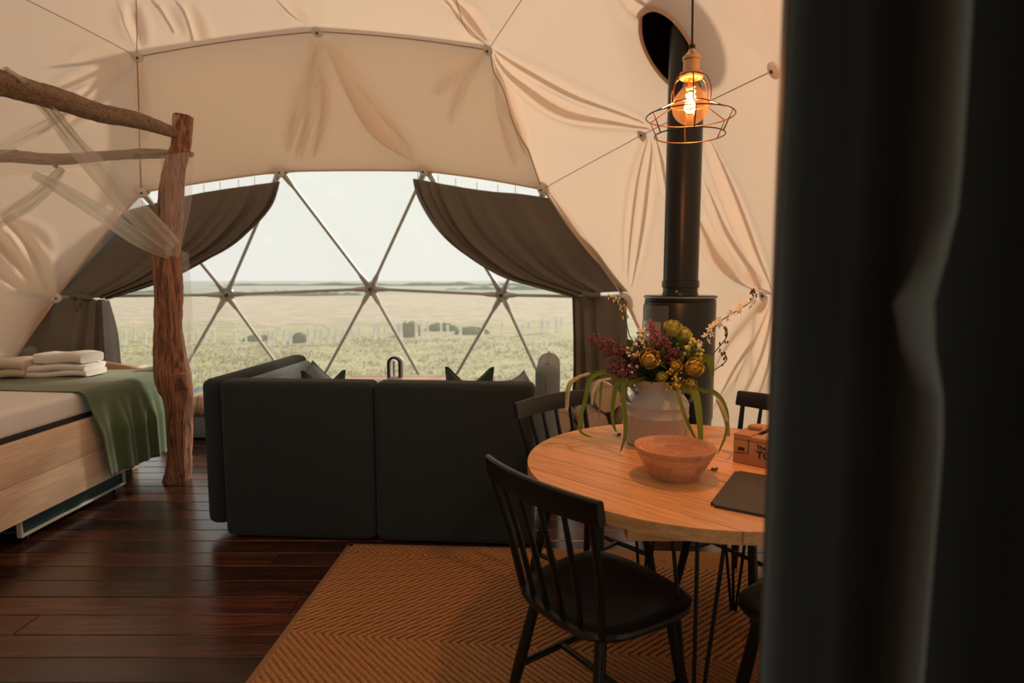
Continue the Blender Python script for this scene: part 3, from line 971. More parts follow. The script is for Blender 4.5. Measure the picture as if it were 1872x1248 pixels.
def cushion(name, w, h, t, mat, label, loc, rot, ears=0.0, group=None, n=22):
    """Soft square cushion in the x-z plane of its own axes; ears > 0 gives the chopped middle and pointed corners."""
    root = thing(name, label, 'cushion', loc, 0, group)
    root.rotation_euler = rot
    mb = MB()
    rows_f, rows_b = [], []
    for j in range(n + 1):
        rf, rb_ = [], []
        for i in range(n + 1):
            u = -1 + 2 * i / n; v = -1 + 2 * j / n
            pin = 1 - .10 * (1 - u * u) * abs(v) ** 3
            pin2 = 1 - .10 * (1 - v * v) * abs(u) ** 3
            x = u * w / 2 * pin2; z = v * h / 2 * pin
            if v > 0 and ears:
                z -= ears * (v ** 1.5) * max(0, 1 - abs(u) * 1.15)
            th = t / 2 * max(0, (1 - abs(u) ** 3.0) * (1 - abs(v) ** 3.0)) ** .55
            rf.append((x, -th, z)); rb_.append((x, th, z))
        rows_f.append(rf); rows_b.append(rb_)
    mb.grid(rows_f); mb.grid([list(reversed(r)) for r in rows_b])
    mb.build('cover', mat, root, smooth=60)
    edge = [rows_f[0][i] for i in range(n + 1)] + [rows_f[j][n] for j in range(1, n + 1)] + [rows_f[n][i] for i in range(n - 1, -1, -1)] + [rows_f[j][0] for j in range(n - 1, -1, -1)]
    MB().tube(edge, .005, 5).build('piping', mat, root)
    return root


cushion('cushion', .25, .40, .13, MAT['velvet'], 'dark green velvet cushion with pointed corners near the slate sofa arm', (-1.11, 3.5, 0.648), (-.18, .05, .45), ears=.085)
cushion('cushion', .30, .40, .14, MAT['velvet'], 'dark green velvet cushion with pointed corners near the corduroy sofa arm', (-0.255, 3.5, 0.668), (-.18, -.03, -.25), ears=.10)
cushion('cushion', .40, .40, .14, MAT['sofa_light'], 'blue grey cushion behind the green one beside the slate arm', (-1.241, 3.78, 0.586), (-.2, .72, .25))
cushion('cushion', .44, .42, .17, MAT['sofa_light'], 'grey ribbed cushion leaning against the corduroy sofa arm', (0.034, 3.66, 0.584), (-.12, 0, 1.25))

# ------------------------------------------------------------------ low oak table and loop fan beyond the sofa
ct = thing('low_table', 'light oak low table beyond the sofa under the window', 'table', (-1.0, 5.35, 0))
for k in range(4):
    rbox('table_plank', (0, -.21 + .14 * k, .475), (1.0, .136, .03), .003, MAT['table_light'], ct)
for (x, y_) in ((-.42, -.2), (.42, -.2), (-.42, .2), (.42, .2)):
    MB().tube([(x * 1.05, y_ * 1.05, 0), (x, y_, .46)], [.014, .022], 10).build('leg', MAT['table_light'], ct)

fan = thing('loop_fan', 'upright silver and dark loop shaped fan behind the sofa', 'fan', (-1.045, 5.33, .4905))


def loop_band(rx, z0, z1, y0, y1, thick, n=18):
    """Tall arch band: inner and outer outlines extruded in y."""
    def outline(r, zb, ztop):
        c = ztop - r
        pts = [(r, zb)]
        for k in range(n + 1):
            a = math.pi * k / n
            pts.append((r * math.cos(a), c + r * math.sin(a)))
        pts.append((-r, zb))
        return pts
    o_, i_ = outline(rx, z0, z1), outline(rx - thick, z0, z1 - thick)
    mb = MB()
    m = len(o_)
    vs = [(x, y0, z) for x, z in o_] + [(x, y0, z) for x, z in i_] + [(x, y1, z) for x, z in o_] + [(x, y1, z) for x, z in i_]
    fs = []
    for k in range(m - 1):
        fs += [(k, k + 1, m + k + 1, m + k), (2 * m + k + 1, 2 * m + k, 3 * m + k, 3 * m + k + 1), (k, 2 * m + k, 2 * m + k + 1, k + 1), (m + k + 1, 3 * m + k + 1, 3 * m + k, m + k)]
    return mb.add(vs, fs)


loop_band(.060, .03, .215, -.055, -.02, .020).build('front_loop', MAT['fan_dark'], fan)
lb = loop_band(.063, .03, .215, -.02, .06, .014).build('loop', MAT['fan_white'], fan); lb.location = (.012, 0, 0)
MB().lathe([(.075, 0), (.075, .025), (.06, .035)], 24, sy=.9).build('base', MAT['fan_white'], fan)
MB().tube([(-.01, 0, .03), (-.01, 0, .17)], .010, 8).build('inner_rib', MAT['fan_white'], fan)

# ------------------------------------------------------------------ round dining table
TC = Vector((0.632, 2.03, 0)); TR = 0.578; TH = .75; TT = .036
GA = math.radians(-45)                                # board direction
table = thing('dining_table', 'round pine dining table of wide boards on black hairpin legs', 'table', TC)
edges_ = [-.60, -.445, -.313, -.18, -.05, .08, .21, .34, .47, .60]
gm = Matrix.Rotation(GA, 3, 'Z')
for a, b in zip(edges_[:-1], edges_[1:]):
    a2, b2 = max(a, -TR) + .0013, min(b, TR) - .0013
    n = 22
    top = []
    for i in range(n + 1):
        yy = a2 + (b2 - a2) * i / n
        top.append((math.sqrt(max(TR ** 2 - yy ** 2, 1e-8)), yy))
    for i in range(n, -1, -1):
        yy = a2 + (b2 - a2) * i / n
        top.append((-math.sqrt(max(TR ** 2 - yy ** 2, 1e-8)), yy))
    m = len(top)
    bm = bmesh.new()
    vt = [bm.verts.new((x, y_, 0)) for x, y_ in top]
    vb = [bm.verts.new((x, y_, -TT)) for x, y_ in top]
    bm.faces.new(vt); bm.faces.new(list(reversed(vb)))
    for i in range(m):
        bm.faces.new((vt[i], vb[i], vb[(i + 1) % m], vt[(i + 1) % m]))
    bmesh.ops.remove_doubles(bm, verts=bm.verts, dist=1e-5)
    bmesh.ops.recalc_face_normals(bm, faces=bm.faces)
    te = [e for e in bm.edges if all(v.co.z > -.001 for v in e.verts) and abs(e.verts[0].co.x ** 2 + e.verts[0].co.y ** 2 - TR ** 2) < 1e-4 and abs(e.verts[1].co.y - e.verts[0].co.y) < .02]
    me = bpy.data.meshes.new('plank'); bm.to_mesh(me); bm.free(); finish(me, MAT['pine'], 30)
    o = link('plank', me, table)
    o.location = (0, 0, TH); o.rotation_euler = (0, 0, GA)
# apron frame below the boards
for c, s in (((.015, -.42, .687), (.66, .03, .052)), ((.015, .42, .687), (.66, .03, .052)), ((-.30, 0, .687), (.03, .81, .052)), ((.33, 0, .687), (.03, .81, .052))):
    rbox('apron', c, s, .003, MAT['pine'], table)
for (lx, ly) in ((-.095, -.36), (-.075, .36), (.27, -.33), (.27, .33)):
    leg = MB()
    out = Vector((lx, ly, 0)).normalized()
    side = Vector((-out.y, out.x, 0))
    foot = Vector((lx, ly, 0)) + out * .03
    for s_ in (-.075, .0, .075):
        topp = Vector((lx, ly, .67)) + side * s_ - out * (.05 if s_ == 0 else 0)
        bot = foot + side * s_ * .12 + Vector((0, 0, .012))
        leg.tube([topp, bot], .0062, 8)
    leg.tube([foot + side * .012 + Vector((0, 0, .008)), foot - side * .012 + Vector((0, 0, .008))], .0075, 8)
    leg.build('hairpin_leg', MAT['iron'], table)
    rbox('leg_plate', Vector((lx, ly, .668)) - out * .02, (.12, .17, .005), .001, MAT['iron'], table, Matrix.Rotation(math.atan2(out.y, out.x), 3, 'Z'))


# ------------------------------------------------------------------ spindle chairs
def make_chair():
    """Faces +x, origin on the floor below the seat's middle."""
    t = thing('dining_chair', 'x', 'chair', group='black spindle-back chairs around the table')
    SH = .448
    # saddle seat: rounded outline, wider in front
    outl = []
    for k in range(48):
        a = 2 * math.pi * k / 48
        ca, sa = math.cos(a), math.sin(a)
        e = 2 / 3.4
        x = .215 * math.copysign(abs(ca) ** e, ca)
        wv = .222 + .018 * (x / .215)
        y_ = wv * math.copysign(abs(sa) ** e, sa)
        outl.append((x, y_))
    rows = []
    for s_, z in ((.02, -.030), (.86, -.030), (.96, -.022), (1.0, -.008), (.985, .002), (.93, .006), (.75, .000), (.45, -.007), (.02, -.009)):
        rows.append([(x * s_, y_ * s_, SH + z) for x, y_ in outl])
    mb = MB(); mb.grid(rows, close=True)
    mb.build('seat', MAT['black'], t, smooth=50)
    legs = {}
    for sx in (1, -1):
        for sy in (1, -1):
            a = Vector((.135 * sx, .135 * sy, SH - .02)); b = Vector((.185 * sx - (.03 if sx < 0 else 0), .20 * sy, 0))
            MB().tube([b, b.lerp(a, .45), a], [.0125, .0185, .0165], 12).build('leg', MAT['black'], t)
            legs[sx, sy] = (a, b)
    def onleg(key, z):
        a, b = legs[key]; return b.lerp(a, z / a.z)
    for sy in (1, -1):
        MB().tube([onleg((1, sy), .19), onleg((-1, sy), .19)], .011, 10).build('stretcher', MAT['black'], t)
    MB().tube([onleg((1, 1), .19).lerp(onleg((-1, 1), .19), .5), onleg((1, -1), .19).lerp(onleg((-1, -1), .19), .5)], .010, 10).build('stretcher', MAT['black'], t)
    # bowed top rail
    n = 22
    rows = []
    for i in range(n + 1):
        u = -1 + 2 * i / n
        cx = -.255 - .035 * (1 - u * u) + .012
        yy = .238 * u
        hz = .036 * (1 - .10 * u * u)
        tk = .0105
        dx = -.035 * -2 * u / .238
        nx_, ny_ = 1.0, -dx * .0 - .0
        sl = .16
        ring = []
        for (a, b) in ((-tk, -hz), (tk, -hz), (tk + .002, -hz * .4), (tk, hz * .85), (tk * .5, hz), (-tk * .5, hz), (-tk, hz * .85), (-tk - .002, -hz * .4)):
            ring.append((cx + a - b * sl, yy, .815 + b))
        rows.append(ring)
    mb = MB(); mb.grid(rows, close=True)
    mb.add(rows[0], [tuple(reversed(range(8)))]); mb.add(rows[-1], [tuple(range(8))])
    mb.build('top_rail', MAT['black'], t, smooth=45)
    for k in range(6):
        u = -1 + 2 * k / 5
        yb = .170 * u; yt = .214 * u
        cxt = -.243 - .035 * (1 - (yt / .238) ** 2)
        r = .0125 if k in (0, 5) else .0095
        MB().tube([(-.165 - .018 * (1 - u * u), yb, SH - .012), (-.20 - .028 * (1 - u * u), (yb + yt) / 2, .62), (cxt, yt, .795)], [r * .9, r, r * .8], 10).build('spindle', MAT['black'], t)
    return t


chair0 = make_chair()
for i, (x, y_, ang, lab) in enumerate((
        (0.268, 1.712, 36, 'black spindle-back chair nearest the sofa side of the doorway, seen from behind'),
        (0.355, 2.49, -47, 'black spindle-back chair between the round table and the sofa arm'),
        (0.985, 2.47, 212, 'black spindle-back chair against the canvas, behind the kraft box'),
        (0.905, 1.60, 119, 'black spindle-back chair mostly hidden behind the dark door curtain'))):
    o = chair0 if i == 0 else copy_tree(chair0)
    o.location = (x, y_, .011); o.rotation_euler = (0, 0, math.radians(ang)); o['label'] = lab

# ------------------------------------------------------------------ things on the table
TZ = .7505
bowl = thing('wooden_bowl', 'turned light wooden bowl beside the milk churn', 'bowl', (0.521, 1.885, TZ))
OZ = [(.0, .074), (.003, .076), (.040, .100), (.082, .122), (.098, .1305), (.1005, .1280)]
IZ = [(.013, .0), (.0131, .066), (.038, .090), (.078, .114), (.098, .1235), (.1005, .1262)]
ro = lambda z: float(np.interp(z, [q[0] for q in OZ], [q[1] for q in OZ]))
ri = lambda z: float(np.interp(z, [q[0] for q in IZ], [q[1] for q in IZ]))
MB().lathe([(.0, .0), (.074, .0), (.076, .003), (.0775, .013), (.0, .0132)], 56).build('base', MAT['bowl'], bowl, smooth=50)
for tier, (z0, z1) in enumerate(((.013, .036), (.036, .058), (.058, .080), (.080, .1005))):
    cuts = np.sort(np.array([(k + .5 * (tier % 2) + random.uniform(-.12, .12)) / 8 * 2 * math.pi for k in range(8)]))
    for k in range(8):
        a0, a1 = cuts[k], cuts[(k + 1) % 8] + (2 * math.pi if k == 7 else 0)
        zz = np.linspace(z0, z1, 4)
        ring = [(ro(z), z) for z in zz] + [(ri(z), z) for z in zz[::-1]]
        rows = [[(r * math.cos(a), r * math.sin(a), z) for r, z in ring] for a in np.linspace(a0, a1, 8)]
        mb = MB(); mb.grid(rows, close=True)
        mb.add(rows[0], [tuple(range(8))]); mb.add(rows[-1], [tuple(reversed(range(8)))])
        mb.build('stave', MAT['bowl'], bowl, smooth=40)

churn = thing('milk_churn', 'cream enamel milk churn used as a flower vase', 'vase', (0.560, 2.285, TZ))
prof = [(.0, .0), (.108, .0), (.114, .004), (.117, .020), (.117, .108), (.1195, .111), (.1195, .115), (.117, .118), (.117, .150), (.1185, .153), (.117, .157), (.114, .168), (.098, .190), (.088, .203), (.086, .226), (.092, .243), (.100, .250), (.101, .253), (.097, .253), (.088, .246), (.080, .228), (.080, .12), (.0, .118)]
MB().lathe(prof, 56).build('body', MAT['churn'], churn, smooth=40)
# raised diamond lines low on the body
for k in range(14):
    a0 = 2 * math.pi * k / 14
    for s_ in (1, -1):
        pts = []
        for i in range(9):
            f = i / 8
            a = a0 + s_ * f * math.pi / 7
            pts.append((.1175 * math.cos(a), .1175 * math.sin(a), .006 + .096 * f))
        MB().tube(pts, .0012, 5).build('relief_line', MAT['churn'], churn)
for s_ in (-1, 1):
    path = [(s_ * x, -.03, z) for x, z in ((.086, .196), (.104, .218), (.122, .236), (.133, .236), (.136, .222), (.126, .194), (.116, .166))]
    MB().tube([tuple(p) for p in catmull(path, 22)], .0058, 8).build('handle', MAT['churn_handle'], churn, smooth=180)

slate = thing('slate_board', 'dark slate serving board at the table edge by the kraft box', 'board', (0.635, 1.758, 0.751))
b0 = Vector((0.549, 1.621, 0.751)) ; b1 = Vector((0.732, 1.919, 0.751)); b2_ = Vector((0.672, 1.54, 0.751))
ex = (b2_ - b0).normalized(); ang = math.atan2(ex.y, ex.x)
lx_ = .30; ly_ = (b1 - b0).length
ey = (b1 - b0).normalized()
mid = b0 + ex * lx_ / 2 + ey * ly_ / 2
slate.location = (mid.x, mid.y, TZ)
bm = bmesh.new()
vs = []
for z in (0, .008):
    for (a, b) in ((-1, -1), (1, -1), (1, 1), (-1, 1)):
        p = ex * a * lx_ / 2 + ey * b * ly_ / 2
        vs.append(bm.verts.new((p.x, p.y, z)))
for f in ((3, 2, 1, 0), (4, 5, 6, 7), (0, 1, 5, 4), (1, 2, 6, 5), (2, 3, 7, 6), (3, 0, 4, 7)):
    bm.faces.new([vs[i] for i in f])
bmesh.ops.bevel(bm, geom=[e for e in bm.edges if abs(e.verts[0].co.z - e.verts[1].co.z) > .004], offset=.012, segments=3, affect='EDGES')
bmesh.ops.recalc_face_normals(bm, faces=bm.faces)
me = bpy.data.meshes.new('slab'); bm.to_mesh(me); bm.free(); finish(me, MAT['slate'], 30)
link('slab', me, slate)

# kraft carton with a film window and printed front
ca = math.radians(-43)
cm = Matrix.Rotation(ca, 3, 'Z')
corner = Vector((0.764, 2.035, TZ))
carton = thing('kraft_carton', 'kraft cardboard carton with a film window and dark printing', 'box', corner, ca)
CWd, CDp, CHh = .27, .20, .098
rbox('tray', (CWd / 2, CDp / 2, .041), (CWd, CDp, .080), .002, MAT['kraft'], carton)
rbox('top_flap', (CWd / 2, .027, .0895), (CWd, .054, .017), .003, MAT['kraft'], carton)
rbox('top_flap', (CWd / 2, CDp - .022, .0895), (CWd, .044, .017), .003, MAT['kraft'], carton)
rbox('top_strap', (.030, CDp / 2, .0995), (.06, CDp, .004), .001, MAT['kraft'], carton)
rbox('film_window', (CWd / 2 + .03, CDp / 2, .086), (CWd - .07, CDp - .095, .010), .004, MAT['film'], carton, seg=3)
rbox('handle', (.035, CDp * .5, .110), (.045, .03, .016), .006, MAT['kraft'], carton)
for ang_, ln in ((0, .036),):
    rbox('print_stamp', (.028, -.0006, .052), (.022, .0012, .010), 0, MAT['kraft_dark'], carton)
    MB().tube([(.052, -.0008, .088), (.052, -.0008, .040), (.008, -.0008, .036)], .0012, 4).build('print_line', MAT['kraft_dark'], carton)


def lettering(txt, size, loc, parent, mat, name='lettering'):
    cu = bpy.data.curves.new(name, 'FONT')
    cu.body = txt; cu.size = size; cu.extrude = .0006; cu.align_x = 'LEFT'
    cu.offset = size * .02
    tmp = bpy.data.objects.new('tmp_text', cu); COL.objects.link(tmp)
    bpy.context.view_layer.update()
    me = bpy.data.meshes.new_from_object(tmp.evaluated_get(bpy.context.evaluated_depsgraph_get()))
    bpy.data.objects.remove(tmp, do_unlink=True)
    me.materials.clear(); me.materials.append(mat)
    o = link(name, me, parent); o.location = loc; o.rotation_euler = (math.pi / 2, 0, 0)
    return o


lettering('The', .020, (.080, -.0008, .062), carton, MAT['kraft_dark'])
lettering('TO', .036, (.080, -.0008, .030), carton, MAT['kraft_dark'])

# fallen bits of the bouquet
for i, (loc, lab) in enumerate((((0.431, 2.386, 0.756), 'small dried flower head fallen beside the churn'), ((0.668, 1.932, 0.756), 'small dark petal cluster fallen beside the bowl'))):
    root = thing('fallen_flower', lab, 'flower', loc, 0, 'fallen bits on the table')
    mb = MB()
    for k in range(9):
        mb.blob((random.uniform(-.009, .009), random.uniform(-.007, .007), random.uniform(-.003, .004)), random.uniform(.003, .005), 6, 4)
    mb.build('florets', MAT['bud'], root)
    MB().tube([(0, 0, -.002), (-.022, .006, -.003)], .0012, 5).build('stalk', MAT['stem'], root)

# ------------------------------------------------------------------ the bouquet: every stem stands in the churn
VC = Vector((0.560, 2.285, TZ + .16))
MOUTH = Vector((0.560, 2.285, TZ + .25))
FG = 'flowers standing in the milk churn'


def stem_path(tip, bend=.04, n=9, sway=0.0):
    """From inside the churn over its mouth to the tip."""
    tip = Vector(tip)
    d = tip - MOUTH
    a = Vector((MOUTH.x - d.x * .10, MOUTH.y - d.y * .1, VC.z - .02))
    m = MOUTH + Vector((max(-.06, min(.06, d.x * .3)), max(-.05, min(.05, d.y * .3)), .01))
    mid = m.lerp(tip, .5) + Vector((0, 0, bend)) + Vector((sway, 0, 0))
    return [Vector(p) for p in catmull([a, m, mid, tip], n)]


def plume(label, tip, base, r, mat, n=420):
    """Feathery astilbe plume between base and tip."""
    root = thing('astilbe_stem', label, 'flower', VC, 0, FG)
    base = Vector(base); tip = Vector(tip)
    pts = [p - VC for p in stem_path(base, .02)] + [tip - VC]
    MB().tube(pts, [.003] * (len(pts) - 1) + [.0012], 6).build('stem', MAT['stem'], root)
    ax = (tip - base); L_ = ax.length; ax.normalize()
    s1_ = ax.orthogonal().normalized(); s2_ = ax.cross(s1_)
    mb = MB()
    nb = 34
    for b in range(nb):
        f = b / nb
        rr = r * (1 - f) ** .75 + .006
        a = b * 2.4
        dirn = (s1_ * math.cos(a) + s2_ * math.sin(a)) * 1.0 + ax * .75
        dirn.normalize()
        o0 = base - VC + ax * (f * L_)
        ln = rr * random.uniform(.8, 1.2)
        mb.tube([o0, o0 + dirn * ln], [.0012, .0006], 4, cap=False)
        k = max(4, int(ln / .0052))
        for i in range(k):
            q = o0 + dirn * (ln * (i + .6) / k)
            for _ in range(2):
                j = Vector((random.gauss(0, 1), random.gauss(0, 1), random.gauss(0, 1))) * .0052
                mb.blob(q + j, random.uniform(.0026, .0046), 5, 3)
    mb.build('plume', mat, root, smooth=60)
    return root


plume('plum pink astilbe plume reaching out towards the curtain', (0.291, 2.25, 1.162), (0.495, 2.26, 1.061), .080, MAT['plum'])
plume('plum astilbe plume low on the curtain side', (0.358, 2.22, 1.052), (0.485, 2.24, 1.012), .058, MAT['plum'])
plume('pink astilbe plume standing upright in the middle', (0.524, 2.27, 1.216), (0.578, 2.24, 1.058), .060, MAT['pink'])
plume('dark plum astilbe plume in front of the bouquet', (0.556, 2.2, 1.165), (0.617, 2.21, 1.017), .050, MAT['plum'])


def petal_head(mb, c, r, axis, rings=4, per=8, seed=0):
    """Ball-like flower of overlapping cupped petals around axis."""
    axis = Vector(axis).normalized(); s1_ = axis.orthogonal().normalized(); s2_ = axis.cross(s1_)
    c = Vector(c)
    mb.blob(c, r * .58, 10, 7)
    for k in range(rings):
        phi = .25 + k * 1.35 / rings * 1.2
        cnt = max(4, int(per * math.sin(phi + .35)))
        for i in range(cnt):
            a = 2 * math.pi * (i + .5 * (k % 2)) / cnt + seed
            n_ = axis * math.cos(phi) + (s1_ * math.cos(a) + s2_ * math.sin(a)) * math.sin(phi)
            t1 = (axis - n_ * axis.dot(n_)).normalized() if abs(axis.dot(n_)) < .999 else s1_
            t2 = n_.cross(t1)
            w = r * .78; h = r * .74
            o0 = c + n_ * r * (.62 + .05 * k)
            rows = []
            for v in range(4):
                vv = -1 + 2 * v / 3
                row = []
                for u in range(4):
                    uu = -1 + 2 * u / 3
                    shp = math.sqrt(max(0.05, 1 - (.75 * vv) ** 2))
                    row.append(o0 + t2 * (uu * w * shp * .75) + t1 * (vv * h * .8) + n_ * (r * (.16 + .22 * vv - .10 * uu * uu * (1 - vv)) + random.uniform(-.10, .10) * r))
                rows.append(row)
            mb.grid(rows)
    return mb


def round_flower(label, c, r, mat, axis=(-.1, -.8, .45), name='round_flower'):
    root = thing(name, label, 'flower', VC, 0, FG)
    c = Vector(c)
    pts = [p - VC for p in stem_path(c, .015)]
    MB().tube(pts, .0025, 6).build('stem', MAT['stem'], root)
    petal_head(MB(), c - VC, r, axis, seed=random.random() * 6).build('flower_head', mat, root, smooth=70)
    return root


round_flower('large yellow ball flower at the front of the bouquet', (0.496, 2.17, 1.092), .0335, MAT['yellow'], (-.05, -1, .2))
round_flower('yellow green flower at the very top of the bouquet', (0.603, 2.26, 1.19), .031, MAT['lime'], (0, -.5, .9))
round_flower('yellow flower beside the topmost yellow green one', (0.645, 2.27, 1.166), .028, MAT['lime'], (.4, -.6, .6))
round_flower('yellow flower at the stove side of the bouquet', (0.662, 2.19, 1.057), .032, MAT['yellow'], (.35, -.85, .3))
round_flower('small yellow flower low over the churn rim by the long leaves', (0.653, 2.18, 1.002), .020, MAT['yellow'], (.1, -.9, -.2))
round_flower('small lime flower low in the middle of the bouquet', (0.542, 2.17, 1.028), .019, MAT['lime'], (0, -1, 0))
round_flower('amber yellow flower between the pink plume and the stove', (0.595, 2.18, 1.066), .021, MAT['yellow'], (0, -1, .1))


def bud_spray(label, pts3, r, mat, n):
    root = thing('bud_spray', label, 'flower', VC, 0, FG)
    base = Vector(pts3[0])
    pts = [p - VC for p in stem_path(base, .015)]
    MB().tube(pts, .002, 6).build('stem', MAT['stem'], root)
    mb = MB(); tw = MB()
    for i in range(n):
        q = Vector(random.choice(pts3)) + Vector((random.gauss(0, .013), random.gauss(0, .012), random.gauss(0, .013)))
        rr = r * random.uniform(.6, 1.15)
        mb.blob(q - VC, rr, 8, 6)
        tw.tube([base - VC, (base.lerp(q, .6)) - VC, q - VC], .0008, 4, cap=False)
    tw.build('twigs', MAT['stem'], root); mb.build('buds', mat, root)
    return root


bud_spray('spray of cream buds beside the plum plume', [(0.468, 2.24, 1.153), (0.455, 2.22, 1.097), (0.443, 2.21, 1.062), (0.492, 2.26, 1.175), (0.507, 2.26, 1.138), (0.438, 2.24, 1.116)], .0072, MAT['cream'], 46)
bud_spray('spray of lime florets at the stove side of the bouquet', [(0.672, 2.26, 1.134), (0.697, 2.25, 1.104), (0.647, 2.24, 1.105), (0.701, 2.24, 1.074), (0.64, 2.27, 1.133)], .009, MAT['lime'], 60)
bud_spray('spray of amber florets drooping in front of the bouquet', [(0.592, 2.18, 1.022), (0.598, 2.17, 1.003), (0.587, 2.18, 1.052), (0.576, 2.17, 0.993)], .0065, MAT['yellow'], 36)


def star_flower(mb, c, r, axis, seed=0):
    axis = Vector(axis).normalized(); s1_ = axis.orthogonal().normalized(); s2_ = axis.cross(s1_)
    c = Vector(c)
    for i in range(5):
        a = 2 * math.pi * i / 5 + seed
        d = s1_ * math.cos(a) + s2_ * math.sin(a); e = axis.cross(d)
        p = [c, c + d * r * .5 + e * r * .28 + axis * r * .15, c + d * r + axis * r * .35, c + d * r * .5 - e * r * .28 + axis * r * .15]
        mb.add(p, [(0, 1, 2), (0, 2, 3)])
    mb.blob(c + axis * r * .1, r * .16, 5, 3)


def flower_spike(label, path, blooms, buds, mat=None, r=.016, name='larkspur_stem'):
    """Thin arching stem with open stars low down and closed buds towards its tip."""
    root = thing(name, label, 'flower', VC, 0, FG)
    path = [Vector(p) for p in path]
    st = stem_path(path[0], .01)
    full = [p - VC for p in st[:-1]] + [Vector(p) - VC for p in catmull(path, 16)]
    MB().tube(full, [.0022] * (len(full) - 6) + [.0016, .0014, .0012, .001, .001, .0008], 6).build('stem', MAT['stem'], root)
    cp = [Vector(p) - VC for p in catmull(path, 60)]
    if blooms:
        mb = MB()
        for i in range(blooms):
            q = cp[int(2 + 40 * i / max(1, blooms))]
            sd = Vector((random.uniform(-1, 1), -random.uniform(.2, 1), random.uniform(-.4, .8))).normalized()
            star_flower(mb, q + sd * .012, r * random.uniform(.8, 1.15), sd, random.random())
        mb.build('open_flowers', MAT['petal'], root, smooth=0)
    if buds:
        mb = MB(); tw = MB()
        for i in range(buds):
            q = cp[min(59, int((44 if blooms else 14) + (59 - (44 if blooms else 14)) * (i + .5) / buds))]
            sd = Vector((random.uniform(-1, 1), random.uniform(-.6, .2), random.uniform(-.2, 1))).normalized() * random.uniform(.006, .011)
            tw.tube([q, q + sd], .0007, 4, cap=False)
            mb.blob(q + sd * 1.4, .0042, 6, 5, (.8, .8, 1.4))
        tw.build('pedicels', MAT['stem'], root); mb.build('buds', mat or MAT['bud'], root)
    return root


flower_spike('white flowered arching stem reaching to the upper right of the churn', [(0.713, 2.25, 1.123), (0.746, 2.25, 1.187), (0.786, 2.24, 1.232), (0.838, 2.23, 1.267), (0.881, 2.23, 1.296), (0.892, 2.23, 1.32), (0.88, 2.23, 1.332)], 20, 12)
flower_spike('bare dark budded twig curling up beside the white stem', [(0.739, 2.22, 1.097), (0.77, 2.21, 1.139), (0.793, 2.21, 1.176), (0.788, 2.21, 1.208)], 0, 12)
flower_spike('lower dark budded twig bending back over the canvas', [(0.746, 2.2, 1.047), (0.774, 2.19, 1.071), (0.787, 2.19, 1.091), (0.773, 2.19, 1.111), (0.752, 2.19, 1.115)], 0, 10)
flower_spike('slender green budded spire against the curtain', [(0.443, 2.27, 1.17), (0.429, 2.27, 1.226), (0.416, 2.27, 1.274), (0.391, 2.27, 1.303), (0.362, 2.27, 1.309)], 0, 30, MAT['seed'])
flower_spike('single white star flower leaning to the stove', [(0.667, 2.24, 1.116), (0.681, 2.22, 1.138), (0.684, 2.2, 1.153)], 2, 0, r=.02)


def ribbon(mb, pts, w, up=(0, -1, 0), n=18):
    cp = catmull(pts, n)
    rows = []
    for i, p in enumerate(cp):
        d = Vector(cp[min(i + 1, n - 1)] - cp[max(i - 1, 0)]).normalized()
        s_ = d.cross(Vector(up))
        if s_.length < .05:
            s_ = Vector((1, 0, 0))
        s_.normalize()
        f = i / (n - 1)
        ww = w * (math.sin(math.pi * min(1, f * .92 + .08)) ** .5) * .5
        p = Vector(p)
        nn = d.cross(s_) * (ww * .25)
        rows.append([p - s_ * ww, p + nn, p + s_ * ww])
    mb.grid(rows)


def blade(label, pts, w):
    root = thing('drooping_grass', label, 'leaf', VC, 0, 'long leaves drooping from the churn'); root['kind'] = 'thing'  # a long grass blade drooping from the churn
    start = [VC + Vector((0, 0, .02)), MOUTH + (Vector(pts[0]) - MOUTH) * .35 + Vector((0, 0, .006))]
    mb = MB(); ribbon(mb, [p - VC for p in start] + [Vector(p) - VC for p in pts], w)
    o = mb.build('blade', MAT['grass_blade'], root, smooth=180)
    return root


blade('longest drooping grass blade with its curl on the table beside the far chair', [(0.374, 2.22, 1.04), (0.312, 2.21, 1.029), (0.283, 2.2, 0.998), (0.272, 2.2, 0.937), (0.251, 2.19, 0.861), (0.252, 2.16, 0.823), (0.296, 2.14, 0.808)], .017)
blade('narrow grass blade falling behind the seed head', [(0.412, 2.2, 1.01), (0.347, 2.2, 1.019), (0.331, 2.2, 0.998), (0.325, 2.19, 0.928), (0.32, 2.19, 0.861)], .011)
blade('wide drooping grass blade with a blunt end left of the churn', [(0.43, 2.19, 1), (0.4, 2.18, 1.012), (0.377, 2.17, 0.983), (0.368, 2.17, 0.912), (0.37, 2.16, 0.853), (0.384, 2.16, 0.821)], .018)
blade('dark green pointed blade hanging against the churn', [(0.429, 2.16, 1.005), (0.407, 2.15, 1.013), (0.4, 2.14, 0.959), (0.406, 2.12, 0.883), (0.401, 2.1, 0.818), (0.381, 2.08, 0.768)], .019)
blade('broad green blade hanging down into the wooden bowl', [(0.642, 2.14, 0.979), (0.641, 2.1, 0.992), (0.64, 2.05, 0.957), (0.63, 1.98, 0.888), (0.624, 1.94, 0.796)], .030)
blade('dark blade slanting across the churn handle to the bowl', [(0.594, 2.14, 0.977), (0.588, 2.1, 0.972), (0.598, 2.05, 0.909), (0.621, 2.02, 0.849), (0.63, 2.01, 0.838)], .014)
blade('pale arching blade on the stove side ending over the bowl rim', [(0.697, 2.17, 0.975), (0.733, 2.16, 0.973), (0.761, 2.14, 0.939), (0.772, 2.12, 0.883), (0.743, 2.06, 0.829), (0.703, 2.02, 0.778)], .016)


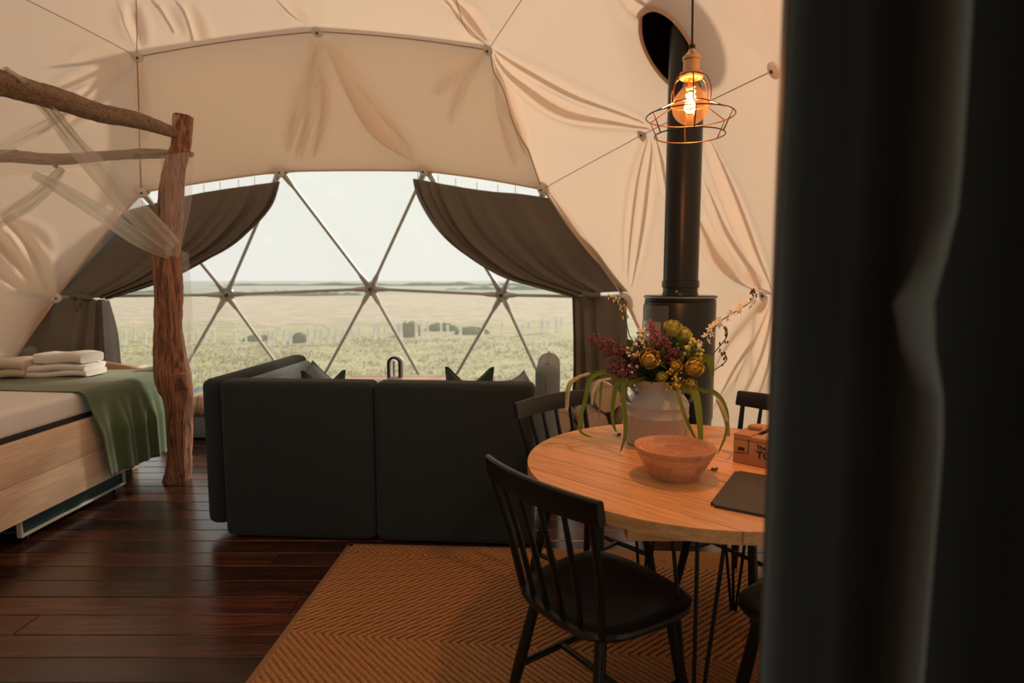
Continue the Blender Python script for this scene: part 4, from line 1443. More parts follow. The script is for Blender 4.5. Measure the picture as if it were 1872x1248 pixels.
def seed_head(label, path, r):
    root = thing('nodding_seedhead', label, 'seed head', VC, 0, 'nodding seed heads in the churn'); root['kind'] = 'thing'
    path = [Vector(p) for p in path]
    st = [VC + Vector((0, 0, .03)), MOUTH + (path[0] - MOUTH) * .4 + Vector((0, 0, .01))] + path[:-3]
    MB().tube([Vector(p) - VC for p in catmull(st, 14)], .0012, 5).build('stalk', MAT['stem'], root)
    cp = [Vector(p) - VC for p in catmull(path[-4:], 40)]
    mb = MB()
    for i, q in enumerate(cp):
        f = i / 39
        rr = r * math.sin(math.pi * (.12 + .8 * f)) ** .6
        for k in range(5):
            a = k * 1.256 + i * .6
            mb.blob(q + Vector((math.cos(a) * rr, math.sin(a) * rr, -.002)), .0032, 5, 3, (1, 1, 1.5))
    mb.build('ear', MAT['seed'], root)
    return root


seed_head('pale nodding seed head hanging beside the far chair rail', [(0.456, 2.22, 1.028), (0.354, 2.22, 1.046), (0.282, 2.21, 1.033), (0.241, 2.21, 1.017), (0.21, 2.2, 0.988), (0.202, 2.19, 0.902)], .0075)
seed_head('slim cream seed head curving above the chair rail', [(0.463, 2.2, 1.006), (0.392, 2.2, 1.015), (0.36, 2.19, 1.018), (0.32, 2.19, 1.006), (0.297, 2.18, 0.971), (0.293, 2.18, 0.926)], .0035)
seed_head('feathery seed head drooping on the stove side', [(0.703, 2.16, 0.977), (0.73, 2.15, 0.963), (0.741, 2.14, 0.949), (0.754, 2.13, 0.921), (0.768, 2.12, 0.877), (0.774, 2.11, 0.828)], .0065)

# leaves filling the mouth of the churn
fol = thing('bouquet_foliage', 'dark green leaves filling the mouth of the milk churn', 'foliage', VC)
mb = MB()
for i in range(420):
    a = random.uniform(0, 2 * math.pi); rr = random.uniform(.02, .14) ; z = random.uniform(.075, .225)
    rr *= (.55 + (z - .07) * 3.2)
    c = Vector((math.cos(a) * rr, math.sin(a) * rr * .85, z))
    d = Vector((math.cos(a), math.sin(a), random.uniform(-.3, 1.2))).normalized()
    s_ = d.cross(Vector((random.uniform(-1, 1), random.uniform(-1, 1), 1))).normalized()
    l = random.uniform(.025, .055); w = l * random.uniform(.18, .34)
    n_ = d.cross(s_) * (l * .12)
    mb.add([c, c + d * l * .4 + s_ * w + n_, c + d * l, c + d * l * .4 - s_ * w + n_, c + d * l * .5], [(0, 1, 4), (1, 2, 4), (2, 3, 4), (3, 0, 4)])
mb.build('leaves', MAT['leaf'], fol, smooth=0)
mb = MB()
for i in range(40):
    a = random.uniform(0, 2 * math.pi); rr = random.uniform(.01, .07)
    e = Vector((math.cos(a) * rr * 1.8, math.sin(a) * rr * 1.6, random.uniform(.12, .20)))
    mb.tube([(math.cos(a + 3) * .03, math.sin(a + 3) * .03, -.03), (math.cos(a) * rr * .8, math.sin(a) * rr * .8, .09), e], .0018, 5)
mb.build('stalks', MAT['stem'], fol)
fol['kind'] = 'stuff'
lf = MB(); lr = thing('pointed_leaf_sprig', 'pale pointed leaf hanging over the stove edge', 'leaf', VC, 0, FG)
ribbon(lf, [VC * 0 + Vector((0, 0, .02)), (MOUTH - VC) + Vector((.03, 0, .01)), Vector((0.709, 2.22, 1.087)) - VC, Vector((0.729, 2.2, 1.076)) - VC, Vector((0.741, 2.2, 1.019)) - VC], .030)
lf.build('leaf', MAT['grass_blade'], lr, smooth=180)

# ------------------------------------------------------------------ wood stove and flue
ST = (1.035, 3.72, 0)
stove = thing('wood_stove', 'tall round matt black wood stove with a flue through the canvas', 'stove', ST)
MB().lathe([(.16, 0), (.17, .006), (.17, .02), (.15, .03)], 48).build('plinth', MAT['stove'], stove)
MB().lathe([(.15, .03), (.205, .035), (.208, .05), (.208, .52), (.214, .53), (.214, 1.235), (.210, 1.245)], 64).build('body', MAT['stove'], stove, smooth=40)
MB().lathe([(.0, 1.246), (.212, 1.246), (.214, 1.25), (.214, 1.256), (.208, 1.258), (.208, 1.266), (.218, 1.268), (.218, 1.280), (.214, 1.284), (.0, 1.284)], 64).build('top_plate', MAT['stove'], stove)
MB().lathe([(.2185, 1.270), (.2200, 1.271), (.2200, 1.277), (.2185, 1.278)], 64).build('top_trim', MAT['stove_trim'], stove)


def shell(r, a0, a1, z0, z1, th=.006, n=14):
    mb = MB(); rows = []
    for (rr, z) in ((r, z0), (r + th, z0), (r + th, z1), (r, z1), (r, z0)):
        rows.append([(rr * math.cos(a0 + (a1 - a0) * k / n), rr * math.sin(a0 + (a1 - a0) * k / n), z) for k in range(n + 1)])
    mb.grid(rows)
    for e in (0, n):
        mb.add([rows[q][e] for q in range(4)], [(0, 1, 2, 3) if e else (3, 2, 1, 0)])
    return mb


d_ = math.radians
door = shell(.215, d_(140), d_(238), .56, 1.225).build('door', MAT['stove_door'], stove, smooth=30)
shell(.2205, d_(160), d_(226), .66, 1.13, .003).build('glass', MAT['stove_glass'], door, smooth=30)
MB().tube([(.226 * math.cos(d_(246)), .226 * math.sin(d_(246)), .80), (.245 * math.cos(d_(246)), .245 * math.sin(d_(246)), .82), (.245 * math.cos(d_(246)), .245 * math.sin(d_(246)), .98), (.226 * math.cos(d_(246)), .226 * math.sin(d_(246)), 1.0)], .006, 8).build('handle', MAT['stove_trim'], door)
drawer = shell(.2095, d_(160), d_(240), .12, .46).build('log_drawer', MAT['stove'], stove, smooth=30)
MB().lathe([(.104, 1.285), (.104, 2.86)], 40).build('flue_pipe', MAT['stove'], stove, smooth=60)
MB().lathe([(.1045, 1.330), (.111, 1.333), (.111, 1.372), (.1045, 1.375)], 40).build('flue_collar', MAT['stove'], stove, smooth=30)
MB().lathe([(.1045, 1.285), (.108, 1.285), (.108, 1.29), (.1045, 1.30)], 40).build('flue_ring', MAT['stove'], stove, smooth=30)
kn = MB().lathe([(.008, 0), (.010, .006), (.006, .012), (0, .012)], 10).build('damper_knob', MAT['stove_trim'], stove)
kn.location = (-.048, -.094, 1.308)
kn.rotation_euler = Vector((-.048, -.094, 0)).to_track_quat('Z', 'Y').to_euler()

# ------------------------------------------------------------------ firewood by the stove
logs = [((0.50, 4.55, .11), .105, .34, .2), ((0.74, 4.50, .125), .12, .34, -.1), ((0.60, 4.52, .315), .105, .32, .1), ((0.84, 4.47, .345), .095, .30, .3), ((0.40, 4.62, .30), .085, .30, -.2), ((0.70, 4.55, .50), .10, .32, .05)]
where = ['the lowest cut log beside the sofa arm', 'thick bottom log of the firewood heap next to the stove', 'middle log in the firewood heap', 'upper log of the heap closest to the stove', 'smaller log on the heap by the curtain foot', 'topmost log of the firewood heap']
for (c, r, l, a), lab in zip(logs, where):
    lg = thing('firewood_log', 'split pale ' + lab if 'lowest' not in lab else 'pale ' + lab.replace('the ', ''), 'log', c, a, 'firewood heap by the stove')
    wob = [1 + random.uniform(-.06, .06) for _ in range(18)]
    for nm, mt, y0, y1, k_ in (('bark', MAT['log_bark'], -l / 2, l / 2, 1.0), ('cut_end', MAT['log_end'], -l / 2 - .002, -l / 2 + .002, .95)):
        mb = MB()
        ra = [(r * k_ * wob[k] * math.cos(2 * math.pi * k / 18), y0, r * k_ * wob[k] * math.sin(2 * math.pi * k / 18)) for k in range(18)]
        rb2 = [(x, y1, z) for x, _, z in ra]
        mb.grid([ra, rb2], close=True); mb.add(ra, [tuple(range(18))]); mb.add(rb2, [tuple(reversed(range(18)))])
        mb.build(nm, mt, lg, smooth=50)

# ------------------------------------------------------------------ pendant lamp over the table
LP = Vector((0.572, 2.0, 0))
lamp = thing('pendant_lamp', 'caged pendant lamp with a glowing amber bulb over the round table', 'lamp', (LP.x, LP.y, 1.94))
hang_top = Vector((-.02, .06, 1.46))
MB().tube([(0, 0, .185), (-.004, .004, .5), hang_top], .0035, 8).build('cord', MAT['cord'], lamp)
MB().lathe([(.006, .182), (.010, .178), (.011, .165), (.0, .165)], 16).build('cord_grip', MAT['cord'], lamp)
MB().lathe([(.0, .172), (.010, .171), (.011, .160), (.024, .146), (.028, .143), (.0285, .134), (.0255, .130), (.026, .098), (.036, .093), (.037, .080), (.034, .076), (.0, .076)], 32).build('socket', MAT['copper'], lamp, smooth=35)
bprof = [(.021, .076), (.023, .066), (.026, .050)]
for k in range(17):
    a = math.radians(52 + (180 - 52) * k / 16)
    bprof.append((.0575 * math.sin(a), .0575 * math.cos(a) - .010))
bulb = MB().lathe(bprof, 40).build('bulb', MAT['bulb'], lamp, smooth=180)
coil = []
for k in range(120):
    f = k / 119
    a = f * 2 * math.pi * 5
    coil.append((.0155 * math.cos(a) * (.75 + .25 * math.sin(f * math.pi)), .0155 * math.sin(a), .052 - .085 * f))
MB().tube(coil, .0017, 6).build('filament', MAT['filament'], bulb)
MB().lathe([(.010, .074), (.009, .058), (.004, .050)], 12).build('glass_stem', MAT['bulb'], bulb)
# wire cage
WR = .0021
rings = ((.064, -.004), (.138, -.040), (.110, -.100))
for (r, z) in rings:
    MB().tube([(r * math.cos(2 * math.pi * k / 48), r * math.sin(2 * math.pi * k / 48), z) for k in range(50)], WR, 6, cap=False).build('cage_ring', MAT['wire'], lamp, smooth=180)
for k in range(6):
    a = 2 * math.pi * (k + .35) / 6
    prof = [(.036, .084), (.052, .074), (.064, .045), (.066, .020), (.064, -.004), (.138, -.040), (.110, -.100)]
    curve = [Vector(p) for p in catmull([(r, 0, z) for r, z in prof[:5]], 14)] + [Vector((r, 0, z)) for r, z in prof[5:]]
    m_ = Matrix.Rotation(a, 3, 'Z')
    MB().tube([m_ @ p for p in curve], WR, 6).build('cage_wire', MAT['wire'], lamp, smooth=180)
MB().tube([(.037 * math.cos(2 * math.pi * k / 32), .037 * math.sin(2 * math.pi * k / 32), .084) for k in range(34)], .0028, 6, cap=False).build('cage_collar', MAT['wire'], lamp, smooth=180)
pl = bpy.data.lights.new('bulb_light', 'POINT')
pl.energy = 31.0; pl.color = (1.0, 0.60, 0.30); pl.shadow_soft_size = .02
plo = bpy.data.objects.new('bulb_light', pl); COL.objects.link(plo); plo.parent = bulb; plo.location = (0, 0, -.008)

# ------------------------------------------------------------------ grey window curtains, swagged back and tied
def swag(name, label, top, tie, lead, outer, skirt_top, skirt_bot, skirt_l, skirt_r, folds, seed, flap=None):
    root = thing(name, label, 'curtain')
    rg = np.random.default_rng(seed)
    nu, nv = 90, 60
    g = coons(top, tie, lead, outer, nu, nv)
    N_ = normals_of(g)
    cen = DOME_C - g; cen /= np.linalg.norm(cen, axis=2, keepdims=True)
    s_ = np.sign((N_ * cen).sum(2, keepdims=True)); N_ = N_ * s_
    u = np.linspace(0, 1, nu)[None, :]; v = np.linspace(0, 1, nv)[:, None]
    # folds fan out of the tie and crowd along the leading edge
    uu = u ** .55
    ph = uu * folds * 2 * np.pi
    amp = (.006 + .050 * v ** .7 * (1 - .5 * v)) * (.30 + .95 * np.exp(-u / .28)) * np.clip((1.02 - u) * 6, 0, 1)
    d = amp * (np.sin(ph + 1.2 * v) + .45 * np.sin(2.3 * ph + 2.0 + 3 * v)) + amp
    for u0, wd, am in ((.012, .014, .030), (.055, .020, .040), (.115, .024, .034), (.20, .030, .030), (.31, .035, .020)):
        cu = u0 * (1.25 - .35 * v)
        d = d + am * np.sin(np.pi * np.clip(v * .93 + .05, 0, 1)) ** .7 * np.exp(-((u - cu) / wd) ** 2)
    d = d + .05 * np.sin(np.pi * v) * np.clip((1 - u) * 1.4, 0, 1)      # cloth bellies into the room
    g = g + N_ * d[:, :, None]
    grid_object('swag', g, MAT['curtain'], root, .003)
    nu, nv = 70, 36
    g = coons(skirt_top, skirt_bot, skirt_l, skirt_r, nu, nv)
    N_ = normals_of(g)
    s_ = np.sign((N_ * (np.array([0, 0, 1.0]) - g)).sum(2, keepdims=True)); N_ = N_ * s_
    u = np.linspace(0, 1, nu)[None, :]; v = np.linspace(0, 1, nv)[:, None]
    ph = (u ** .7) * 2 * np.pi * 4.2
    d = (.008 + .022 * np.sqrt(v)) * (np.sin(ph + .5) + .4 * np.sin(2.1 * ph + v * 2)) + .02
    g = g + N_ * d[:, :, None]
    grid_object('skirt', g, MAT['curtain'], root, .003)
    if flap is not None:
        g = coons(*flap, 16, 30)
        N_ = normals_of(g)
        u = np.linspace(0, 1, 16)[None, :]; v = np.linspace(0, 1, 30)[:, None]
        g = g + N_ * (.015 * np.sin(u * 9 + v) * v)[:, :, None]
        grid_object('leading_flap', g, MAT['curtain_backlit'], root, .003)
    # tie band with a knot
    a, b = Vector(tie[0]), Vector(tie[-1])
    mid = a.lerp(b, .35)
    inw = Vector(DOME_C - np.array(mid)); inw.z = 0; inw.normalize()
    sd = inw.cross(Vector((0, 0, 1)))
    w = .075
    ring = [mid + sd * (w * math.cos(t)) + inw * (.05 * math.sin(t) + .03) + Vector((0, 0, .01 * math.sin(t * 2))) for t in np.linspace(0, 2 * math.pi, 26)]
    MB().tube(ring, .014, 8, cap=False, flat=1.8).build('tie_band', MAT['curtain'], root, smooth=180)
    kn = MB(); p = mid + inw * .085 + sd * .03
    kn.blob(p, .026, 10, 8, (1, .8, 1.1))
    kn.tube([p, p + Vector((.015, 0, -.05)) + sd * .02, p + Vector((.01, 0, -.13)) + sd * .035], [.012, .014, .010], 8, flat=.5)
    kn.tube([p, p + Vector((0, 0, -.04)) - sd * .015, p + Vector((0, 0, -.10)) - sd * .02], [.012, .013, .009], 8, flat=.5)
    kn.build('tie_knot', MAT['curtain'], root, smooth=180)
    # little hooks along the top
    for t in np.linspace(.06, .94, 7):
        q = Vector(catmull(top, 40)[int(t * 39)])
        MB().tube([q + Vector((0, 0, -.01)), q + Vector((0, 0, .07))], .003, 6).build('hook', MAT['steel'], root)
    return root


MAT['curtain_backlit'] = cloth('backlit curtain cloth', (0.40, 0.44, 0.47), trans=0.25, rough=0.8, bump=0.1, bscale=500)  # same cloth: the flap's backlight put into a paler, bluer colour
K = .988
swag('window_curtain', 'grey curtain tied back on the stove side of the window',
     [(-0.938, 5.868, 2.341), (-0.704, 5.825, 2.294), (-0.438, 5.722, 2.233), (-0.18, 5.619, 2.183), (0.069, 5.513, 2.148), (0.326, 5.386, 2.093)],
     [(0.572, 5.444, 1.24), (0.634, 5.39, 1.251), (0.704, 5.331, 1.262), (0.798, 5.252, 1.273), (0.985, 5.089, 1.285)],
     [(-0.938, 5.868, 2.341), (-0.864, 5.913, 2.163), (-0.69, 5.936, 1.926), (-0.394, 5.934, 1.674), (0.047, 5.808, 1.414), (0.572, 5.444, 1.24)],
     [(0.326, 5.386, 2.093), (0.518, 5.319, 1.883), (0.7, 5.233, 1.667), (0.88, 5.162, 1.433), (0.985, 5.089, 1.285)],
     [(0.558, 5.458, 1.23), (0.644, 5.389, 1.231), (0.776, 5.291, 1.234), (0.983, 5.124, 1.239)],
     [(0.516, 5.356, 0.015), (0.653, 5.259, 0.015), (0.795, 5.073, 0.015), (0.936, 4.706, 0.015)],
     [(0.558, 5.458, 1.23), (0.538, 5.36, 0.852), (0.532, 5.36, 0.456), (0.516, 5.356, 0.015)],
     [(0.983, 5.124, 1.239), (0.993, 5.09, 0.878), (1.004, 5.038, 0.511), (0.936, 4.706, 0.015)], 5.0, 3)
swag('window_curtain', 'grey curtain tied back behind the bed post',
     [(-2.23, 5.922, 2.324), (-2.502, 5.852, 2.272), (-2.755, 5.779, 2.221), (-3.005, 5.711, 2.161), (-3.555, 5.659, 2.02)],
     [(-3.744, 5.588, 1.211), (-3.786, 5.56, 1.217), (-3.834, 5.528, 1.223), (-3.938, 5.465, 1.234), (-4.251, 5.363, 1.261)],
     [(-2.23, 5.922, 2.324), (-2.334, 5.963, 2.118), (-2.587, 5.972, 1.888), (-2.915, 5.942, 1.664), (-3.311, 5.815, 1.408), (-3.744, 5.588, 1.211)],
     [(-3.555, 5.659, 2.02), (-3.737, 5.595, 1.836), (-3.926, 5.523, 1.624), (-4.114, 5.454, 1.411), (-4.251, 5.363, 1.261)],
     [(-3.759, 5.579, 1.201), (-3.815, 5.542, 1.202), (-3.937, 5.462, 1.21), (-4.277, 5.331, 1.214)],
     [(-3.418, 5.091, 0.015), (-3.567, 5.02, 0.015), (-3.815, 4.916, 0.015), (-4.266, 4.753, 0.015)],
     [(-3.759, 5.579, 1.201), (-3.773, 5.592, 0.829), (-3.778, 5.594, 0.468), (-3.418, 5.091, 0.015)],
     [(-4.277, 5.331, 1.214), (-4.369, 5.231, 0.865), (-4.433, 5.106, 0.547), (-4.266, 4.753, 0.015)], 4.6, 5,
     flap=([(-3.737, 5.5, 1.194), (-3.688, 5.532, 1.193)], [(-3.54, 5.22, 0.03), (-3.39, 5.258, 0.03)],
           [(-3.737, 5.5, 1.194), (-3.75, 5.513, 0.837), (-3.746, 5.516, 0.481), (-3.54, 5.22, 0.03)],
           [(-3.688, 5.532, 1.193), (-3.655, 5.573, 0.882), (-3.656, 5.596, 0.468), (-3.39, 5.258, 0.03)]))

# ------------------------------------------------------------------ heavy door curtain hanging close to the camera
dc = thing('door_curtain', 'dark heavy curtain of the doorway hanging in long folds', 'curtain', (0, 0, 0))
ctrl = [(.330, .765), (.290, .675), (.269, .612), (.290, .640), (.350, .715), (.410, .740), (.425, .690), (.398, .600), (.376, .548), (.388, .535), (.410, .575), (.470, .72), (.540, .80), (.570, .72), (.555, .58), (.565, .52), (.62, .50), (.70, .56), (.80, .50), (.90, .45)]
NV = 60
cp = catmull([(x, y_, 0) for x, y_ in ctrl], 150)
rows = []
for j in range(NV):
    z = .012 + 2.40 * j / (NV - 1)
    row = []
    for i, p in enumerate(cp):
        f = i / 149
        # a pinch where a cord once tied the curtain
        pin = math.exp(-((z - 1.345) / .05) ** 2) * math.exp(-((f - .45) / .06) ** 2)
        wav = .006 * math.sin(z * 3.1 + f * 14) + .004 * math.sin(z * 7 + f * 30)
        edge = .004 * math.sin(z * 2.2) if f < .1 else 0
        row.append((p[0] + edge + wav * .5 - .012 * pin, p[1] + wav + .045 * pin, z))
    rows.append(row)
mb = MB(); mb.grid(rows)
o = mb.build('drape', MAT['door_curtain'], dc, smooth=180)
md = o.modifiers.new('thickness', 'SOLIDIFY'); md.thickness = .004
MB().tube([(.20, .66, 2.43), (.55, .60, 2.43), (.98, .50, 2.43)], .012, 10).build('rail', MAT['steel'], dc)

# ------------------------------------------------------------------ bed with a rustic canopy
BX0, BX1, BY0, BY1 = -4.15, -2.50, 2.30, 4.36
bed = thing('bed', 'pale pine bed frame with a curved footboard', 'bed', (0, 0, 0))
for z0, z1 in ((.150, .352), (.354, .566)):
    rbox('side_board', (BX1 - .014, (BY0 + BY1) / 2, (z0 + z1) / 2), (.028, BY1 - BY0, z1 - z0), .003, MAT['pale_wood'], bed)
    rbox('side_board', (BX0 + .014, (BY0 + BY1) / 2, (z0 + z1) / 2), (.028, BY1 - BY0, z1 - z0), .003, MAT['pale_wood'], bed)
# footboard with an arched top edge
fb = MB()
n = 30
front = []
for i in range(n + 1):
    f = i / n
    x = BX0 + (BX1 - BX0) * f
    zt = .615 + .192 * math.sin(math.pi * min(1, f * .98 + .02)) ** .55
    front.append((x, zt))
for (ya, yb) in ((BY1, BY1 + .035),):
    rows = [[(x, ya, .15) for x, z in front], [(x, ya, z) for x, z in front], [(x, yb, z) for x, z in front], [(x, yb, .15) for x, z in front], [(x, ya, .15) for x, z in front]]
    fb.grid(rows)
    for e in (0, n):
        fb.add([rows[q][e] for q in range(4)], [(0, 1, 2, 3)])
MAT['foot_wood'] = wood('warm footboard wood', (0.46, 0.25, 0.13), (0.32, 0.16, 0.08), 'X', 1, .55, rand=.05)
fb.build('footboard', MAT['foot_wood'], bed, smooth=35)
rbox('slat_base', ((BX0 + BX1) / 2, (BY0 + BY1) / 2, .46), (BX1 - BX0 - .06, BY1 - BY0 - .01, .03), 0, MAT['mattress_base'], bed)
for x in (BX0 + .05, BX1 - .30):
    for y_ in (BY0 + .05, BY1 - .05):
        rbox('leg', (x, y_, .225), (.07, .07, .45), .004, MAT['pale_wood'], bed)

mat_ = thing('mattress', 'thick mattress in a white sheet on the pine bed', 'mattress', (0, 0, 0))
rbox('core', ((BX0 + BX1) / 2, (BY0 + BY1) / 2 - .01, .545), (BX1 - BX0 - .075, BY1 - BY0 - .05, .13), .02, MAT['mattress_base'], mat_)
rbox('fitted_sheet', ((BX0 + BX1) / 2, (BY0 + BY1) / 2 - .01, .6525), (BX1 - BX0 - .062, BY1 - BY0 - .04, .141), .034, MAT['sheet'], mat_, seg=5)

# olive throw: lies across the foot of the bed and hangs over its side
tw = thing('throw_blanket', 'olive green throw hanging over the side of the bed', 'blanket', (0, 0, 0))
nu, nv = 90, 90
g = np.zeros((nv, nu, 3))
s_len = np.linspace(0, 1, nv)
for j, s in enumerate(s_len):
    for i in range(nu):
        u = i / (nu - 1)
        y_ = 3.46 + .84 * u
        # cross-section of the bed side: flat top, rounded edge, drop
        L_ = s * 1.62
        flat = 1.08
        if L_ < flat:
            x = -3.62 + L_; z = .7275; fall = 0
        elif L_ < flat + .10:
            a = (L_ - flat) / .10 * math.pi / 2
            x = -2.54 + .064 * math.sin(a); z = .7275 - .064 * (1 - math.cos(a)); fall = 0
        else:
            fall = L_ - flat - .10
            x = -2.474 + .018 * min(1, fall * 5); z = .6635 - fall * (1.05 + .06 * math.sin(u * 2.5))
        w = min(1, fall / .18)
        fold = math.sin(u * 21 + 1.5 * math.sin(u * 5)) * .5 + .5
        x += w * (.034 * fold ** 1.3 + .012 * math.sin(u * 47 + 2))
        yl = y_ + (.16 * fall * (1 - u) * 1.1 - .02 * fall * u) + .012 * w * math.sin(u * 21 + 2)
        if fall == 0:
            z += .004 * math.sin(u * 9 + x * 5) + .004
            z += .012 * math.exp(-((u - .5 - .2 * (x + 3)) / .06) ** 2) * (.5 if x > -3.2 else .2)
            yl = y_ + .15 * max(0, (-2.54 - x)) * (1 - u) * .9
        g[j, i] = (x, yl, z)
grid_object('cloth', g, MAT['throw'], tw, .004)


def folded(name, label, cat, c, size, layers, mat, rz, group=None):
    """Folded towel: layers wrapped round their folded edge."""
    root = thing(name, label, cat, c, rz, group)
    w, d, h = size
    lt = h / layers
    for k in range(layers):
        rows = []
        n = 16
        for i in range(n + 1):
            u = -1 + 2 * i / n
            ring = []
            for j in range(16):
                a = 2 * math.pi * j / 16
                ca, sa = math.cos(a), math.sin(a)
                yy = d / 2 * math.copysign(abs(ca) ** .35, ca) * (1 + .02 * math.sin(k * 3 + u * 4))
                zz = lt * .52 * math.copysign(abs(sa) ** .6, sa)
                x = u * w / 2 * (1 - .03 * k) + .006 * math.sin(j + k)
                sag = .010 * math.sin(u * 3 + k) + .005 * math.sin(yy * 40 + k * 2) - .012 * max(0, abs(u) - .75)
                ring.append((x, yy, lt * (k + .5) + zz + sag * .6))
            rows.append(ring)
        mb = MB(); mb.grid(rows, close=True)
        mb.add(rows[0], [tuple(reversed(range(16)))]); mb.add(rows[-1], [tuple(range(16))])
        mb.build('fold', mat, root, smooth=70)
    return root


TWZ = .742
folded('folded_towel', 'lower white folded towel on the olive throw', 'towel', (-2.995, 4.02, TWZ), (.36, .26, .085), 2, MAT['towel'], .12, 'towels on the bed')
folded('folded_towel', 'upper white folded towel of the pile on the bed', 'towel', (-2.985, 4.03, TWZ + .088), (.32, .22, .065), 1, MAT['towel'], -.05, 'towels on the bed')
folded('folded_blanket', 'oatmeal folded blanket beside the white towels', 'blanket', (-3.315, 3.98, TWZ), (.30, .28, .115), 2, MAT['towel_tan'], .06)
folded('folded_towel', 'flat white folded cloth over the bed corner beside the post', 'towel', (-2.57, 4.27, .735), (.15, .10, .035), 1, MAT['towel'], .1, 'towels on the bed')
mug = thing('mug', 'small white mug at the edge of the bed blanket', 'mug', (-3.365, 3.90, TWZ + .12))
MB().lathe([(0, 0), (.028, 0), (.032, .006), (.034, .07), (.031, .07), (.029, .01), (0, .008)], 24).build('body', MAT['towel'], mug)
MB().tube([(.033, 0, .058), (.052, 0, .052), (.054, 0, .028), (.033, 0, .016)], .005, 8).build('handle', MAT['towel'], mug)

# trundle drawer on casters below the bed
tr = thing('trundle_drawer', 'teal trundle drawer with a white edge rolling under the bed', 'drawer', (0, 0, 0))
TX = -2.565; TY0, TY1 = 3.03, 3.86
rbox('front_panel', (TX - .012, (TY0 + TY1) / 2, .155), (.02, TY1 - TY0, .21), .002, MAT['trundle'], tr)
rbox('edge_strip', (TX, (TY0 + TY1) / 2, .046), (.026, TY1 - TY0 + .02, .014), .002, MAT['white_frame'], tr)
rbox('edge_strip', (TX, TY0 - .004, .155), (.026, .014, .21), .002, MAT['white_frame'], tr)
rbox('edge_strip', (TX, TY1 + .004, .155), (.026, .014, .21), .002, MAT['white_frame'], tr)
rbox('box_side', (TX - .52, TY1 - .01, .14), (1.0, .016, .18), .002, MAT['trundle'], tr)
rbox('box_bottom', (TX - .52, (TY0 + TY1) / 2, .055), (1.0, TY1 - TY0 - .04, .012), .002, MAT['trundle'], tr)
for y_ in (TY0 + .06, TY1 - .05):
    cs = MB().tube([(TX - .03, y_ - .009, .019), (TX - .03, y_ + .009, .019)], .0185, 16).build('caster', MAT['black'], tr)
    rbox('caster_fork', (TX - .03, y_, .034), (.02, .026, .012), .002, MAT['stove_trim'], cs)

# canopy: a natural tree-trunk post and two branches
cf = thing('bed_canopy', 'rustic tree-trunk bed post carrying two rough branches', 'bed post', (-2.305, 4.06, 0))


def rough_tube(pts, rads, n=20, m=60, rough=.12, seed=1):
    rg = np.random.default_rng(seed)
    cp = catmull(pts, m); rr = np.interp(np.linspace(0, 1, m), np.linspace(0, 1, len(rads)), rads)
    ph1, ph2, ph3 = rg.uniform(0, 6, 3)
    mb = MB(); rows = []
    for i, p in enumerate(cp):
        d = Vector(cp[min(i + 1, m - 1)] - cp[max(i - 1, 0)]).normalized()
        a = d.cross(Vector((0, 1, 0.01)) if abs(d.y) < .9 else Vector((0, 0, 1))).normalized(); b = d.cross(a)
        row = []
        for k in range(n):
            t = 2 * math.pi * k / n
            f = 1 + rough * (.6 * math.sin(2 * t + ph1 + i * .05) + .5 * math.sin(3 * t + ph2 - i * .09) + .35 * math.sin(5 * t + ph3 + i * .23) + .25 * rg.uniform(-1, 1) + .35 * math.sin(i * .35 + ph1) * math.cos(t + ph2))
            row.append(Vector(p) + (a * math.cos(t) + b * math.sin(t)) * rr[i] * f)
        rows.append(row)
    mb.grid(rows, close=True)
    mb.add(rows[0], [tuple(reversed(range(n)))]); mb.add(rows[-1], [tuple(range(n))])
    return mb


o0 = Vector((-2.305, 4.06, 0))
R_ = lambda p: tuple(Vector(p) - o0)
rough_tube([R_((-2.329, 4.06, -0.012)), R_((-2.299, 4.06, 0.182)), R_((-2.276, 4.06, 0.528)), R_((-2.302, 4.06, 0.717)), R_((-2.317, 4.06, 1.053)), R_((-2.307, 4.06, 1.347)), R_((-2.296, 4.06, 1.601)), R_((-2.271, 4.06, 1.852)), R_((-2.224, 4.06, 2.1)), R_((-2.172, 4.06, 2.258)), R_((-2.141, 4.06, 2.445))],
           [.085, .070, .080, .105, .080, .080, .082, .078, .070, .062, .062], 24, 90, .13, 4).build('post', MAT['bark'], cf, smooth=60)
rbox('peg_block', R_((-2.198, 3.99, 0.71)), (.05, .10, .10), .006, MAT['bark'], cf, .3)
rough_tube([R_((-2.175, 4.02, 2.325)), R_((-2.246, 3.75, 2.328)), R_((-2.324, 3.5, 2.315)), R_((-2.381, 3.25, 2.317)), R_((-2.454, 3, 2.321)), R_((-2.56, 2.70, 2.30)), R_((-2.62, 2.33, 2.31))], [.034, .045, .050, .052, .056, .056, .05], 18, 70, .14, 6).build('branch', MAT['branch'], cf, smooth=60)
rough_tube([R_((-2.128, 4.12, 2.21)), R_((-2.323, 4.13, 2.216)), R_((-2.493, 4.14, 2.218)), R_((-2.739, 4.15, 2.202)), R_((-3.085, 4.17, 2.184)), R_((-3.477, 4.2, 2.216)), R_((-3.80, 4.22, 2.17)), R_((-4.12, 4.24, 2.16))], [.018, .030, .033, .031, .036, .038, .038, .036], 18, 70, .18, 9).build('branch', MAT['branch'], cf, smooth=60)
rough_tube([R_((-3.094, 4.16, 2.172)), R_((-3.06, 4.15, 2.13))], [.022, .010], 10, 8, .1, 2).build('twig_stub', MAT['branch'], cf, smooth=60)
rough_tube([R_((-3.357, 4.18, 2.215)), R_((-3.338, 4.17, 2.249))], [.020, .012], 10, 8, .1, 3).build('twig_stub', MAT['branch'], cf, smooth=60)

